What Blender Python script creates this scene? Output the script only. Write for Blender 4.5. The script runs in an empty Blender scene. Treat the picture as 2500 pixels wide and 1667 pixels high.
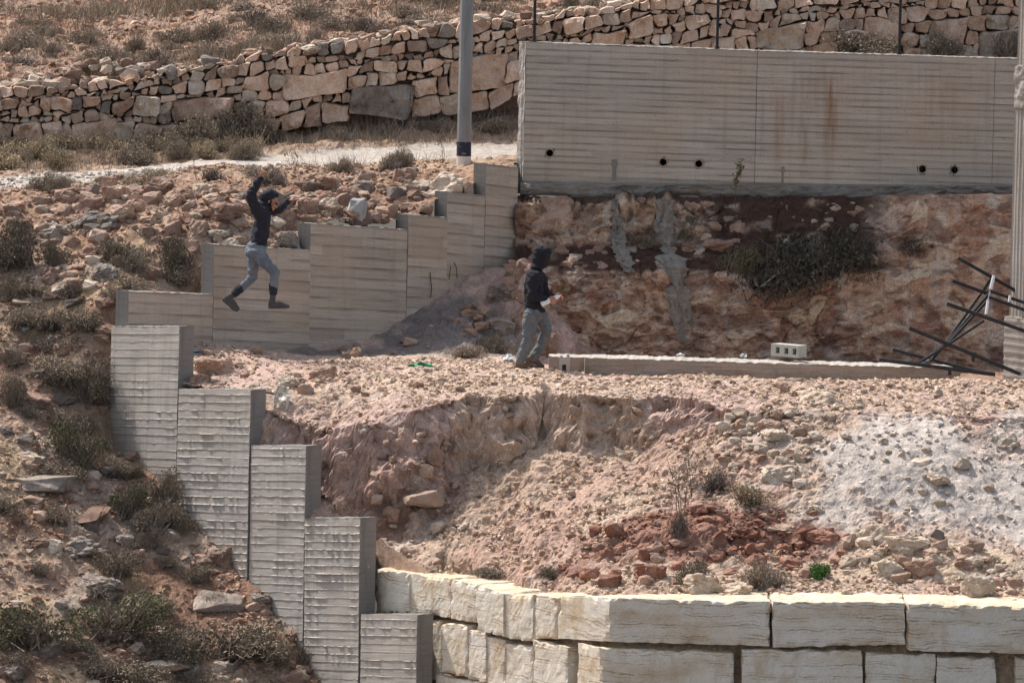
import bpy, bmesh, math, random
import numpy as np
from mathutils import Vector, Matrix

random.seed(7)
rng = np.random.default_rng(7)
scene = bpy.context.scene
COL = scene.collection

# ------------------------------------------------------------------ camera, sky, sun, exposure
PITCH, ROLL, DIST, SPX = math.radians(5.0), math.radians(1.2), 100.0, 175.0
LOOK = np.array([0.0, 0.0, 0.39])
_f = np.array([0, math.cos(PITCH), -math.sin(PITCH)])
_r0 = np.array([1.0, 0, 0]); _u0 = np.array([0, math.sin(PITCH), math.cos(PITCH)])
_r = _r0 * math.cos(ROLL) + _u0 * math.sin(ROLL)
_u = -_r0 * math.sin(ROLL) + _u0 * math.cos(ROLL)
CAMP = LOOK - _f * DIST
cam_d = bpy.data.cameras.new("camera"); cam = bpy.data.objects.new("camera", cam_d); COL.objects.link(cam)
cam.matrix_world = Matrix([[_r[0], _u[0], -_f[0], CAMP[0]], [_r[1], _u[1], -_f[1], CAMP[1]], [_r[2], _u[2], -_f[2], CAMP[2]], [0, 0, 0, 1]])
cam_d.sensor_width = 36.0; cam_d.lens = 36.0 * DIST / (2500 / SPX); cam_d.clip_start = 1; cam_d.clip_end = 1000
scene.camera = cam

SUN_AZ, SUN_EL = math.radians(49), math.radians(53)      # azimuth from +Y (away) towards -X (left)
sdir = Vector((-math.sin(SUN_AZ) * math.cos(SUN_EL), math.cos(SUN_AZ) * math.cos(SUN_EL), math.sin(SUN_EL)))
world = bpy.data.worlds.new("World"); scene.world = world; world.use_nodes = True
wn = world.node_tree
sky = wn.nodes.new('ShaderNodeTexSky'); sky.sky_type = 'NISHITA'; sky.sun_disc = False
sky.sun_elevation = SUN_EL; sky.sun_rotation = -SUN_AZ; sky.dust_density = 2.5; sky.air_density = 0.9
bg = wn.nodes['Background']; bg.inputs['Strength'].default_value = 0.145
hs = wn.nodes.new('ShaderNodeHueSaturation'); hs.inputs['Saturation'].default_value = 0.6      # hazy summer sky
wn.links.new(sky.outputs[0], hs.inputs['Color']); wn.links.new(hs.outputs[0], bg.inputs['Color'])
sl = bpy.data.lights.new("sun", 'SUN'); sl.energy = 3.7; sl.angle = math.radians(0.55); sl.color = (1.0, 0.945, 0.895)
so = bpy.data.objects.new("sun", sl); COL.objects.link(so)
so.rotation_euler = sdir.to_track_quat('Z', 'Y').to_euler(); so.location = (-20, 20, 30)
vs = scene.view_settings; vs.view_transform = 'Standard'; vs.look = 'None'; vs.exposure = 0.53; vs.gamma = 1.0
scene.cycles.max_bounces = 4; scene.cycles.diffuse_bounces = 2; scene.cycles.volume_bounces = 0; scene.cycles.use_adaptive_sampling = True; scene.cycles.adaptive_threshold = 0.03; scene.cycles.use_denoising = True

# ------------------------------------------------------------------ helpers: picture point -> place
def ray(px, py):
    d = _f + _r * ((px - 1250) / SPX / DIST) + _u * ((833.5 - py) / SPX / DIST)
    return d
def at(px, py, Y):
    d = ray(px, py); t = (Y - CAMP[1]) / d[1]
    return CAMP + d * t
def V3(px, py, Y): return Vector(at(px, py, Y))
def mpp(Y): return (Y - CAMP[1]) / DIST / SPX          # metres per photograph pixel at depth Y
def onplane(px, py, p, n):
    d = ray(px, py); t = ((p[0] - CAMP[0]) * n[0] + (p[1] - CAMP[1]) * n[1]) / (d[0] * n[0] + d[1] * n[1])
    return CAMP + d * t
def topx(p):                                            # place -> picture point
    q = np.asarray(p) - CAMP; z = q @ _f
    return 1250 + (q @ _r) / z * DIST * SPX, 833.5 - (q @ _u) / z * DIST * SPX

# ------------------------------------------------------------------ numpy noise
def _h(ix, iy, iz, s):
    h = (ix.astype(np.int64) * 374761393 + iy.astype(np.int64) * 668265263 + iz.astype(np.int64) * 2147483647 + s * 1274126177) & 0xFFFFFFFF
    h = ((h ^ (h >> 13)) * 1274126177) & 0xFFFFFFFF
    h = ((h ^ (h >> 16)) * 2246822519) & 0xFFFFFFFF
    return ((h ^ (h >> 15)) & 0xFFFFFF) / float(0xFFFFFF)
def vnoise(x, y, z=0.0, s=0):
    x, y, z = np.broadcast_arrays(np.asarray(x, float), np.asarray(y, float), np.asarray(z, float))
    ix, iy, iz = np.floor(x), np.floor(y), np.floor(z)
    fx, fy, fz = x - ix, y - iy, z - iz
    fx, fy, fz = [t * t * t * (t * (t * 6 - 15) + 10) for t in (fx, fy, fz)]
    out = 0
    for dx in (0, 1):
        for dy in (0, 1):
            for dz in (0, 1):
                out = out + _h(ix + dx, iy + dy, iz + dz, s) * (fx if dx else 1 - fx) * (fy if dy else 1 - fy) * (fz if dz else 1 - fz)
    return out * 2 - 1
def fbm(x, y, z=0.0, o=4, s=0, g=0.5):
    t, a, k = 0, 1.0, 1.0
    for i in range(o):
        t = t + a * vnoise(np.asarray(x) * k, np.asarray(y) * k, np.asarray(z) * k, s + i * 17); a *= g; k *= 2.03
    return t
def worley(x, y, s=0):
    ix, iy = np.floor(x), np.floor(y); d1 = np.full(np.shape(x), 9.0); d2 = d1.copy(); idv = np.zeros(np.shape(x))
    for dx in (-1, 0, 1):
        for dy in (-1, 0, 1):
            cx, cy = ix + dx, iy + dy
            jx = cx + _h(cx, cy, cx * 0, s); jy = cy + _h(cx, cy, cx * 0, s + 5)
            d = np.hypot(x - jx, y - jy); c = _h(cx, cy, cx * 0, s + 9)
            nearer = d < d1
            d2 = np.where(nearer, d1, np.minimum(d2, d)); idv = np.where(nearer, c, idv); d1 = np.where(nearer, d, d1)
    return d1, d2, idv
def sstep(a, b, x):
    t = np.clip((np.asarray(x, float) - a) / (b - a), 0, 1); return t * t * (3 - 2 * t)
def tps(P, Z, reg=0.02):
    P = np.asarray(P, float); n = len(P)
    def U(r2): return 0.5 * r2 * np.log(r2 + 1e-9)
    K = U(((P[:, None] - P[None]) ** 2).sum(-1)) + reg * np.eye(n)
    A = np.zeros((n + 3, n + 3)); A[:n, :n] = K; A[:n, n] = 1; A[:n, n + 1:] = P; A[n, :n] = 1; A[n + 1:, :n] = P.T
    w = np.linalg.solve(A, np.r_[Z, 0, 0, 0])
    def f(x, y):
        x = np.asarray(x, float); y = np.asarray(y, float); out = w[n] + w[n + 1] * x + w[n + 2] * y
        for i in range(n):
            out = out + w[i] * U((x - P[i, 0]) ** 2 + (y - P[i, 1]) ** 2)
        return out
    return f
def tps_px(pts):
    W = np.array([at(*p) for p in pts]); return tps(W[:, :2], W[:, 2])

# ------------------------------------------------------------------ helpers: objects
def fastmesh(name, V, F, col=None, uv=None, smooth=False):
    V = np.asarray(V, np.float32); F = np.asarray(F, np.int32); k = F.shape[1]
    me = bpy.data.meshes.new(name)
    me.vertices.add(len(V)); me.vertices.foreach_set('co', V.ravel())
    me.loops.add(F.size); me.loops.foreach_set('vertex_index', F.ravel())
    me.polygons.add(len(F)); me.polygons.foreach_set('loop_start', np.arange(0, F.size, k, dtype=np.int32))
    me.polygons.foreach_set('loop_total', np.full(len(F), k, np.int32))
    me.polygons.foreach_set('use_smooth', np.full(len(F), smooth))
    if uv is not None:
        l = me.uv_layers.new(name='UVMap'); l.data.foreach_set('uv', np.asarray(uv, np.float32)[F.ravel()].ravel())
    if col is not None:
        a = me.color_attributes.new('Col', 'FLOAT_COLOR', 'POINT')
        c = np.ones((len(V), 4), np.float32); c[:, :3] = col; a.data.foreach_set('color', c.ravel())
    me.update(calc_edges=True)
    return me
def link(name, me, mat=None, parent=None, loc=None):
    o = bpy.data.objects.new(name, me); COL.objects.link(o)
    if mat is not None and me is not None and len(me.materials) == 0: me.materials.append(mat)
    if parent is not None: o.parent = parent
    if loc is not None: o.location = loc
    return o
def tag(o, label=None, cat=None, group=None, kind=None):
    if label: o['label'] = label
    if cat: o['category'] = cat
    if group: o['group'] = group
    if kind: o['kind'] = kind
    return o
def empty(name, loc=(0, 0, 0), label=None, cat=None, group=None):
    o = bpy.data.objects.new(name, None); COL.objects.link(o); o.location = loc; o.empty_display_size = 0.1
    return tag(o, label, cat, group)
def part(name, me, mat, root):
    "a child whose mesh is given in place coordinates"
    o = link(name, me, mat, root); o.matrix_parent_inverse = Matrix.Translation(-root.location) if root.location.length else Matrix()
    return o
def gridfaces(nu, nv, keep=None):
    i = np.arange(nu * nv).reshape(nv, nu)
    F = np.stack([i[:-1, :-1], i[:-1, 1:], i[1:, 1:], i[1:, :-1]], -1).reshape(-1, 4)
    if keep is not None: F = F[keep.ravel()[F].all(1)]
    return F

# ------------------------------------------------------------------ helpers: materials
class G:
    def __init__(s, name, rough=0.9):
        s.m = bpy.data.materials.new(name); s.m.use_nodes = True; s.nt = s.m.node_tree
        s.b = s.nt.nodes['Principled BSDF']; s.b.inputs['Roughness'].default_value = rough
        s.b.inputs['Specular IOR Level'].default_value = 0.2
    def n(s, t, **kw):
        n = s.nt.nodes.new(t)
        for k, v in kw.items(): setattr(n, k, v)
        return n
    def put(s, sock, v):
        if hasattr(v, 'is_output'): s.nt.links.new(v, sock)
        elif isinstance(v, (tuple, list)) and sock.type == 'RGBA' and len(v) == 3: sock.default_value = (*v, 1)
        else: sock.default_value = v
    def math(s, op, a, b=0.0, clamp=False):
        n = s.n('ShaderNodeMath', operation=op, use_clamp=clamp); s.put(n.inputs[0], a); s.put(n.inputs[1], b); return n.outputs[0]
    def vmath(s, op, a, b=(0, 0, 0)):
        n = s.n('ShaderNodeVectorMath', operation=op); s.put(n.inputs[0], a); s.put(n.inputs[1], b); return n.outputs[0]
    def mix(s, f, a, b, mode='MIX'):
        n = s.n('ShaderNodeMix', data_type='RGBA', blend_type=mode)
        s.put(n.inputs['Factor'], f); s.put(n.inputs[6], a); s.put(n.inputs[7], b); return n.outputs[2]
    def ramp(s, f, stops, interp='LINEAR'):
        n = s.n('ShaderNodeValToRGB'); e = n.color_ramp.elements; n.color_ramp.interpolation = interp
        while len(e) < len(stops): e.new(0.5)
        for x, (p, c) in zip(e, stops):
            x.position = p; x.color = (*c, 1) if isinstance(c, (tuple, list)) else (c, c, c, 1)
        s.put(n.inputs[0], f); return n.outputs[0]
    def noise(s, vec, scale, detail=4, rough=0.55, dist=0.0):
        n = s.n('ShaderNodeTexNoise'); s.put(n.inputs['Scale'], scale); n.inputs['Detail'].default_value = detail
        n.inputs['Roughness'].default_value = rough; n.inputs['Distortion'].default_value = dist
        if vec is not None: s.put(n.inputs['Vector'], vec)
        return n.outputs['Fac']
    def scale(s, vec, sc):
        return s.vmath('MULTIPLY', vec, sc)
    def obj(s): return s.n('ShaderNodeTexCoord').outputs['Object']
    def pos(s): return s.n('ShaderNodeNewGeometry').outputs['Position']
    def uv(s): return s.n('ShaderNodeUVMap').outputs[0]
    def col(s): return s.n('ShaderNodeVertexColor', layer_name='Col').outputs[0]
    def rnd(s): return s.n('ShaderNodeObjectInfo').outputs['Random']
    def bump(s, h, strength=0.5, dist=0.02):
        n = s.n('ShaderNodeBump'); s.put(n.inputs['Height'], h); n.inputs['Strength'].default_value = strength; n.inputs['Distance'].default_value = dist
        s.nt.links.new(n.outputs[0], s.b.inputs['Normal'])
    def done(s, color):
        s.put(s.b.inputs['Base Color'], color); return s.m

def mat_rock(name, stops, dust=(0.55, 0.44, 0.34), dustamt=0.35, scale=2.5, var=0.25, lum=.84):
    g = G(name, 0.92); v = g.vmath('ADD', g.pos(), g.vmath('MULTIPLY', g.rnd(), (9.0, 7.0, 5.0)))
    c = g.ramp(g.noise(v, scale, 5, 0.6, 0.6), stops)
    c = g.mix(g.math('MULTIPLY', g.ramp(g.noise(v, scale * 2.2, 4, 0.65), [(0.45, 0.0), (0.7, 1.0)]), dustamt), c, dust)
    tint = g.math('ADD', g.math('MULTIPLY', g.rnd(), var * 1.7), lum - var)
    c = g.mix(1.0, c, tint, 'MULTIPLY')
    fine = g.noise(v, 38, 4, 0.7)
    c = g.mix(1.0, c, g.ramp(fine, [(0.3, 0.72), (0.65, 1.12)]), 'MULTIPLY')
    g.bump(g.math('ADD', g.noise(v, 12, 5, 0.65), g.math('MULTIPLY', fine, 0.4)), 0.8, 0.03)
    return g.done(c)
M = {}
M['rock_tan'] = mat_rock('limestone_tan', [(0.3, (0.35, 0.20, 0.13)), (0.48, (0.49, 0.325, 0.235)), (0.7, (0.58, 0.44, 0.345))])
M['rock_wall'] = mat_rock('wall_limestone_orange', [(0.3, (0.42, 0.245, 0.155)), (0.48, (0.58, 0.395, 0.28)), (0.7, (0.68, 0.525, 0.41))], dust=(0.66, 0.52, 0.41), var=.2, lum=1.05)
M['rock_red'] = mat_rock('limestone_reddish', [(0.3, (0.22, 0.125, 0.088)), (0.5, (0.36, 0.225, 0.165)), (0.72, (0.48, 0.345, 0.265))])
M['rock_terra'] = mat_rock('terra_rossa_stone', [(0.3, (0.20, 0.085, 0.055)), (0.5, (0.33, 0.15, 0.10)), (0.75, (0.45, 0.27, 0.195))], dust=(0.5, 0.35, 0.26), dustamt=0.5)
M['rock_cream'] = mat_rock('limestone_cream', [(0.3, (0.41, 0.30, 0.21)), (0.5, (0.55, 0.44, 0.335)), (0.72, (0.65, 0.56, 0.46))], dust=(0.64, 0.56, 0.47), lum=1.0)
M['rock_grey'] = mat_rock('limestone_weathered_grey', [(0.3, (0.17, 0.135, 0.115)), (0.5, (0.30, 0.255, 0.215)), (0.7, (0.47, 0.405, 0.34))], dust=(0.40, 0.27, 0.19), dustamt=0.4)

def mat_soil(name, bumpd=0.03):
    g = G(name, 0.95); p = g.pos(); c = g.col()
    n1 = g.noise(p, 9, 5, 0.65); n2 = g.noise(p, 45, 4, 0.7)
    c = g.mix(1.0, c, g.ramp(n1, [(0.3, 0.72), (0.7, 1.2)]), 'MULTIPLY')
    c = g.mix(1.0, c, g.ramp(n2, [(0.3, 0.6), (0.68, 1.3)]), 'MULTIPLY')
    g.bump(g.math('ADD', n1, g.math('MULTIPLY', n2, 0.5)), 0.9, bumpd)
    return g.done(c)
M['soil'] = mat_soil('soil')
M['pebble'] = mat_soil('pebble', 0.012)

def mat_concrete(name, base, hb, off, streak=0.35, drip=0.3, warm=0.2, board=0.14, rust=None, joint=0.5, chip=0.25, jm_=(.44, .64)):
    "board-marked concrete: uv are metres along and down the face"
    g = G(name, 0.88); uv = g.uv()
    sp = g.n('ShaderNodeSeparateXYZ'); g.put(sp.inputs[0], uv); u, v = sp.outputs[0], sp.outputs[1]
    wob = g.math('MULTIPLY', g.math('SUBTRACT', g.noise(g.scale(uv, (0.8, 0.6, 1)), 1.0, 2), 0.5), 0.012)
    vb = g.math('DIVIDE', g.math('ADD', g.math('ADD', v, off), wob), hb)
    bid = g.math('FLOOR', vb); fr = g.math('FRACT', vb)
    wn_ = g.n('ShaderNodeTexWhiteNoise', noise_dimensions='2D')
    cb = g.n('ShaderNodeCombineXYZ'); g.put(cb.inputs[0], bid); g.put(cb.inputs[1], g.math('FLOOR', g.math('MULTIPLY', g.math('ADD', u, g.math('MULTIPLY', bid, 0.83)), 0.42)))
    g.put(wn_.inputs['Vector'], cb.outputs[0])
    c = g.mix(g.noise(uv, 0.9, 4, 0.6), tuple(x * 0.82 for x in base), tuple(min(1, x * 1.16) for x in base))
    c = g.mix(1.0, c, g.math('ADD', g.math('MULTIPLY', wn_.outputs[0], board * 2), 1 - board), 'MULTIPLY')
    st = g.noise(g.scale(uv, (2.0, 34.0, 1.0)), 1.0, 5, 0.6)
    c = g.mix(1.0, c, g.ramp(st, [(0.3, 1 - streak), (0.62, 1.05)]), 'MULTIPLY')
    # dirt sitting in the board joints, patchy
    jm = g.math('MULTIPLY', g.ramp(fr, [(0.0, 1.0), (0.10, 0.75), (0.30, 0.0), (0.93, 0.0), (1.0, 0.9)]), g.ramp(g.noise(g.scale(uv, (1.1, 9.0, 1)), 1.0, 3, 0.6), [(jm_[0], 0.0), (jm_[1], 1.0)]))
    c = g.mix(g.math('MULTIPLY', jm, joint), c, (0.115, 0.085, 0.06))
    dr = g.noise(g.scale(uv, (9.0, 0.55, 1)), 1.0, 4, 0.6)
    c = g.mix(g.math('MULTIPLY', g.ramp(dr, [(0.52, 0.0), (0.72, 1.0)]), drip), c, tuple(x * 0.42 for x in base))
    wm = g.ramp(g.noise(uv, 0.55, 3), [(0.4, 0.0), (0.65, 1.0)])
    c = g.mix(g.math('MULTIPLY', wm, warm), c, (base[0] * 1.0, base[1] * 0.84, base[2] * 0.66))
    if rust:
        for (u0, w, v0, v1, amt) in rust:
            a = g.math('ABSOLUTE', g.math('SUBTRACT', g.math('ADD', u, g.math('MULTIPLY', g.math('SUBTRACT', g.noise(g.scale(uv, (5, 1.1, 1)), 1.0, 3), 0.5), 0.25)), u0))
            fu = g.ramp(g.math('DIVIDE', a, w), [(0.0, 1.0), (1.0, 0.0)])
            fv = g.math('MULTIPLY', g.ramp(g.math('DIVIDE', g.math('SUBTRACT', v, v0), 0.3), [(0.0, 0.0), (1.0, 1.0)]), g.ramp(g.math('DIVIDE', g.math('SUBTRACT', v1, v), 0.8), [(0.0, 0.0), (1.0, 1.0)]))
            k = g.math('MULTIPLY', g.math('MULTIPLY', fu, fv), g.ramp(g.noise(g.scale(uv, (14, 1.5, 1)), 1.0, 4), [(0.35, 0.15), (0.65, 1.0)]))
            c = g.mix(g.math('MULTIPLY', k, amt), c, (0.25, 0.125, 0.05))
    fine = g.noise(uv, 55, 4, 0.7)
    c = g.mix(1.0, c, g.ramp(fine, [(0.3, 1 - chip), (0.6, 1.06)]), 'MULTIPLY')
    pit = g.ramp(g.noise(uv, 26, 2, 0.5), [(0.66, 1.0), (0.75, 0.55)])
    c = g.mix(1.0, c, pit, 'MULTIPLY')
    g.bump(g.math('ADD', g.math('MULTIPLY', st, 0.6), fine), 0.5, 0.006)
    return g.done(c)
HB_LOW, HB_UP, HB_BIG = 0.108, 0.150, 0.098
M['conc_low'] = mat_concrete('board_marked_concrete_pale', (0.485, 0.44, 0.39), HB_LOW, 0.0, 0.28, 0.5, 0.2, 0.08, joint=0.1)
M['conc_up'] = mat_concrete('board_marked_concrete_tan', (0.50, 0.435, 0.365), HB_UP, 0.0, 0.22, 0.3, 0.4, 0.15, joint=0.75, jm_=(.36, .6))
M['conc_end'] = mat_concrete('formed_concrete_shaded', (0.255, 0.235, 0.21), 5.0, 1.0, 0.12, 0.4, 0.1, 0.05, joint=0.0)  # same concrete darkened: the shade on the wall ends is put into its colour
M['conc_big'] = mat_concrete('board_marked_concrete_stained', (0.49, 0.43, 0.36), HB_BIG, 0.0, 0.16, 0.3, 0.4, 0.10, joint=0.85, jm_=(.36, .58),
    rust=[(.35, .05, 1.72, 2.6, .5), (1.32, .05, 1.85, 2.7, .6), (2.04, .055, 1.8, 2.7, .6), (2.57, .04, 1.6, 2.4, .4), (3.83, .05, 1.9, 2.7, .5), (5.9, .06, 1.8, 2.6, .5), (6.38, .06, 1.8, 2.6, .5), (4.55, 0.13, 0.15, 2.0, 0.8), (4.15, 0.09, 0.9, 2.0, 0.6), (3.75, 0.14, 0.5, 2.1, 0.5), (4.4, 0.9, 0.0, 1.5, 0.3), (6.0, 0.8, 0.0, 1.6, 0.25)])
M['cement'] = mat_concrete('grey_cement', (0.25, 0.23, 0.20), 0.2, 0.0, 0.2, 0.3, 0.2, 0.1, joint=0.2)
# ------------------------------------------------------------------ lines of the walls
TH_L, TH_U, TH_B = math.radians(55), math.radians(48), math.radians(57)
A_L = at(270, 900, 0.2); D_L = np.array([math.cos(TH_L), -math.sin(TH_L), 0]); N_L = np.array([-math.sin(TH_L), -math.cos(TH_L), 0])
A_U = at(315, 760, 0.1); D_U = np.array([math.cos(TH_U), math.sin(TH_U), 0]); N_U = np.array([math.sin(TH_U), -math.cos(TH_U), 0])
A_B = at(917, 1450, -4.6); D_B = np.array([math.cos(TH_B), -math.sin(TH_B), 0]); N_B = np.array([-math.sin(TH_B), -math.cos(TH_B), 0])
BIG_Y = 6.4
A_G = np.array([0, BIG_Y, 0.0]); N_G = np.array([0.03, -1.0, 0]); N_G /= np.linalg.norm(N_G)
XB_END = onplane(1262, 480, A_U, N_U)[0]
def dl(x, y): return (x - A_L[0]) * N_L[0] + (y - A_L[1]) * N_L[1]     # >0 in front of the lower wall
def du(x, y): return (x - A_U[0]) * N_U[0] + (y - A_U[1]) * N_U[1]     # >0 in front (terrace side) of the upper wall
def dbk(x, y): return (x - A_B[0]) * N_B[0] + (y - A_B[1]) * N_B[1]    # >0 in front of the angled block wall
Y_BR = onplane(1487, 1500, A_B, N_B)[1]                                # depth of the straight block wall
def ywl(px): return float(onplane(px, 1100, A_L, N_L)[1])
def ywu(px): return float(onplane(px, 600, A_U, N_U)[1])

# ------------------------------------------------------------------ heights
hill_pts = [(0, 1667, -6), (0, 1350, -3.5), (0, 1060, -1.2), (0, 850, .5), (0, 650, 2.2), (0, 560, 3.2),
    (-400, 1667, -6.6), (-400, 1060, -1.8), (-400, 650, 1.8), (-400, 470, 5.2), (150, 1667, -5.7), (150, 1350, -3.2), (150, 1080, -.9), (150, 820, .9), (150, 640, 2.4),
    (270, 1075, ywl(270) - .1), (330, 1120, ywl(330) - .1), (400, 1200, ywl(400) - .1), (470, 1290, ywl(470) - .1), (560, 1385, ywl(560) - .1), (650, 1470, ywl(650) - .1), (720, 1575, ywl(720) - .1), (800, 1690, ywl(800) - .1), (950, 1860, ywl(950) - .1),
    (300, 1400, -3.0), (300, 1667, -5.2), (500, 1667, -4.7), (500, 1520, -3.6), (1100, 2100, -8), (1700, 2300, -11), (2500, 2400, -12),
    (260, 800, 0.7), (265, 900, 0.4), (255, 1000, .1),
    (290, 722, 1.0), (400, 715, 1.6), (480, 700, 2.1), (480, 625, 2.3), (620, 598, ywu(620) + .35), (740, 600, ywu(740) + .35), (760, 545, ywu(760) + .4), (900, 545, ywu(900) + .4), (985, 528, ywu(985) + .4), (1075, 480, ywu(1075) + .4), (1165, 440, ywu(1165) + .4), (1260, 405, ywu(1260) + .4),
    (0, 520, 3.8), (150, 500, 4.2), (300, 462, 5.0), (450, 460, 5.3), (560, 465, 5.3), (700, 465, 5.6), (850, 440, 6.2), (1000, 420, 6.8),
    (0, 475, 6.2), (200, 452, 7), (400, 425, 7.8), (600, 412, 8.4), (800, 402, 9), (1000, 394, 9.4), (1260, 384, 9.8),
    (0, 432, 8.8), (200, 415, 9.4), (400, 397, 10), (600, 380, 10.5), (800, 366, 11), (1000, 353, 11.4), (1260, 341, 11.8), (1800, 300, 12), (2500, 280, 12.2),
    (0, 352, 11), (200, 345, 11.4), (400, 325, 11.9), (600, 300, 12.4), (700, 295, 12.6), (850, 270, 12.9), (1000, 255, 13.1), (1200, 225, 13.4), (1500, 160, 13.6), (2000, 135, 13.6), (2500, 130, 13.6)]
hill_pts += [(-400, 350, 11), (-400, 460, 7)]
fH0 = tps_px(hill_pts)
wall_top = [(-300, 225), (0, 218), (150, 207), (300, 192), (400, 177), (550, 152), (650, 132), (800, 115), (900, 97), (1000, 77), (1100, 62), (1200, 50), (1300, 45), (1400, 32), (1500, 17), (1600, 2), (1700, -8), (2000, -32), (2500, -60), (2900, -75)]
wall_bot = [(-300, 352), (0, 350), (200, 345), (400, 325), (600, 300), (700, 295), (850, 270), (1000, 262), (1200, 240), (1300, 200), (1500, 160), (2000, 140), (2500, 135), (2900, 135)]
def wy(px): return 11.2 + (px / 2500.0) * 3.0
_wt = np.array([at(a, b, wy(a) + .25) for a, b in wall_top]); _wb = np.array([at(a, b, wy(a)) for a, b in wall_bot])
def wall_y(x): return np.interp(x, _wb[:, 0], _wb[:, 1])
def wall_zt(x): return np.interp(x, _wt[:, 0], _wt[:, 2])
def wall_zb(x): return np.interp(x, _wb[:, 0], _wb[:, 2])
def fH(x, y):
    a = fH0(x, np.minimum(y, 13.4)); wyv = wall_y(x)
    up = wall_zt(x) - 0.08 + np.maximum(0, y - wyv - 0.3) * 0.115 + 0.0016 * np.maximum(0, y - wyv - 6) ** 2
    return np.where(y > wyv + 0.18, up, np.minimum(a, wall_zt(x)))

top_pts = [(470, 868, .5), (500, 856, ywu(500) - .5), (755, 862, ywu(755) - .4), (900, 850, ywu(900) - .5), (1000, 815, ywu(1000) - .4), (1100, 745, ywu(1100) - .4), (1200, 668, ywu(1200) - .4), (1290, 640, 5.0),
    (1190, 760, 4.5), (1250, 800, 4.7), (1340, 740, 5.3), (1340, 835, 4.6), (1000, 868, 2.2), (1130, 866, 2.4), (1230, 872, 2.2), (1320, 895, .6), (750, 880, 1), (900, 885, .6), (1100, 893, .3), (1300, 900, 0), (1400, 911, -.35), (1700, 921, -.5), (2100, 931, -.6), (2450, 938, -.7), (2800, 944, -.7),
    (470, 905, -.5), (560, 940, -1.6), (620, 955, -2.1), (700, 975, -2.3), (700, 1015, -2.75), (800, 1045, -3.2), (900, 1025, -3.4), (1000, 1000, -3.4), (850, 962, -2.3), (1200, 966, -3.2), (1500, 964, -3.2), (1700, 972, -3.4), (1300, 926, -1.3), (1300, 947, -2.3), (1700, 935, -1.3), (1000, 918, -1.3), (2000, 975, -3.6), (2500, 985, -3.6), (2800, 985, -3.6), (2000, 1040, -4.6), (2500, 1050, -4.6),
    (1450, 937, 1.2), (1900, 947, 1.4), (2400, 957, 1.4), (1450, 910, 3.2), (1900, 915, 3.4), (2450, 925, 3.6), (2800, 930, 3.6), (1500, 882, 5.2), (1900, 890, 5.2), (2450, 900, 5.2), (2800, 905, 5.2)]
pit_pts = [(470, 945, -1.0), (560, 958, -1.9), (648, 1010, -2.5), (650, 1095, -2.65), (700, 1190, -3.08), (790, 1265, -3.86), (850, 1300, -4.1), (920, 1353, -3.85), (1000, 1364, -4.25), (1100, 1384, -5.2), (1300, 1414, -6.7), (1450, 1438, -7.8), (1600, 1458, -8.5), (1800, 1460, -8.6), (2100, 1460, -8.6), (2500, 1466, -8.6), (2800, 1468, -8.6),
    (800, 1235, -3.68), (1000, 1235, -4.0), (1100, 1228, -3.85), (1200, 1190, -3.8), (1300, 1150, -3.75), (1500, 1112, -3.72), (1650, 1060, -3.8), (1000, 1300, -4.3), (900, 1305, -3.95), (1200, 1295, -4.8), (1400, 1270, -5.6), (1600, 1200, -5.2), (1400, 1360, -6.6),
    (1760, 1010, -3.9), (1900, 1010, -4.0), (2000, 1010, -4.1), (2200, 1020, -4.2), (2500, 1030, -4.2), (2800, 1030, -4.2), (1900, 1120, -5.0), (2100, 1130, -5.1), (2300, 1150, -5.2), (2500, 1170, -5.2), (2300, 1310, -6.4), (2500, 1340, -6.6), (2000, 1290, -6.4), (1750, 1250, -6.0), (1750, 1370, -7.2), (2050, 1390, -7.3), (2400, 1400, -7.3)]
fT0, fP0 = tps_px(top_pts), tps_px(pit_pts)
rim = np.array([at(*p)[:2] for p in [(560, 945, -1.8), (640, 990, -2.5), (720, 1020, -2.85), (800, 1045, -3.2), (900, 1030, -3.42), (1000, 1000, -3.45), (1090, 990, -3.4), (1150, 958, -3.2), (1240, 952, -3.1), (1300, 950, -3.0), (1325, 980, -2.72), (1350, 975, -3.05), (1420, 935, -3.3), (1520, 940, -3.35), (1620, 955, -3.4), (1700, 1000, -3.6), (1760, 1010, -3.9), (1900, 1010, -4.0), (2500, 1030, -4.2), (2900, 1030, -4.2)]])
def fT(x, y, detail=True):
    yr = np.interp(x, rim[:, 0], rim[:, 1])
    t = fT0(x, y); p = fP0(x, y); yr = yr + 0.10 * fbm(x * 1.7, x * 0, 0, 3, 21)
    z0 = np.maximum(np.minimum(p, t), t - np.maximum(0, yr - y) * 2.6)
    yr = yr + .12 * vnoise(x * 1.4, z0 * 1.6, 0, 22)
    d = np.maximum(0, yr - y)
    face = t - 2.7 * np.minimum(d, .32) ** 1.25 / .32 ** .25 - np.maximum(0, d - .32) * 2.3
    low = np.maximum(np.minimum(p, t), face)
    k = sstep(0, 0.06, yr - y)
    return t * (1 - k) + low * k

print('heights ready')
# ------------------------------------------------------------------ terrace ground
def axis(*segs):
    out = []
    for a, b, st in segs: out += list(np.arange(a, b, st))
    return np.array(out + [segs[-1][1]])
TX = axis((-6.4, 8.2, 0.036), (8.2, 14, 0.3)); TY = axis((-9.6, -4.4, 0.036), (-4.4, -2.2, 0.0135), (-2.2, 6.4, 0.05))
gx, gy = np.meshgrid(TX, TY)
gz = fT(gx, gy)
px_g = 1250 + gx / 0.00571 * 100 / (gy + 100); 
def blob_mask(cx, cy, Y, rx, ry, x=None, y=None):
    c = at(cx, cy, Y); return np.exp(-(((x - c[0]) / rx) ** 2 + ((y - c[1]) / ry) ** 2))
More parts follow.
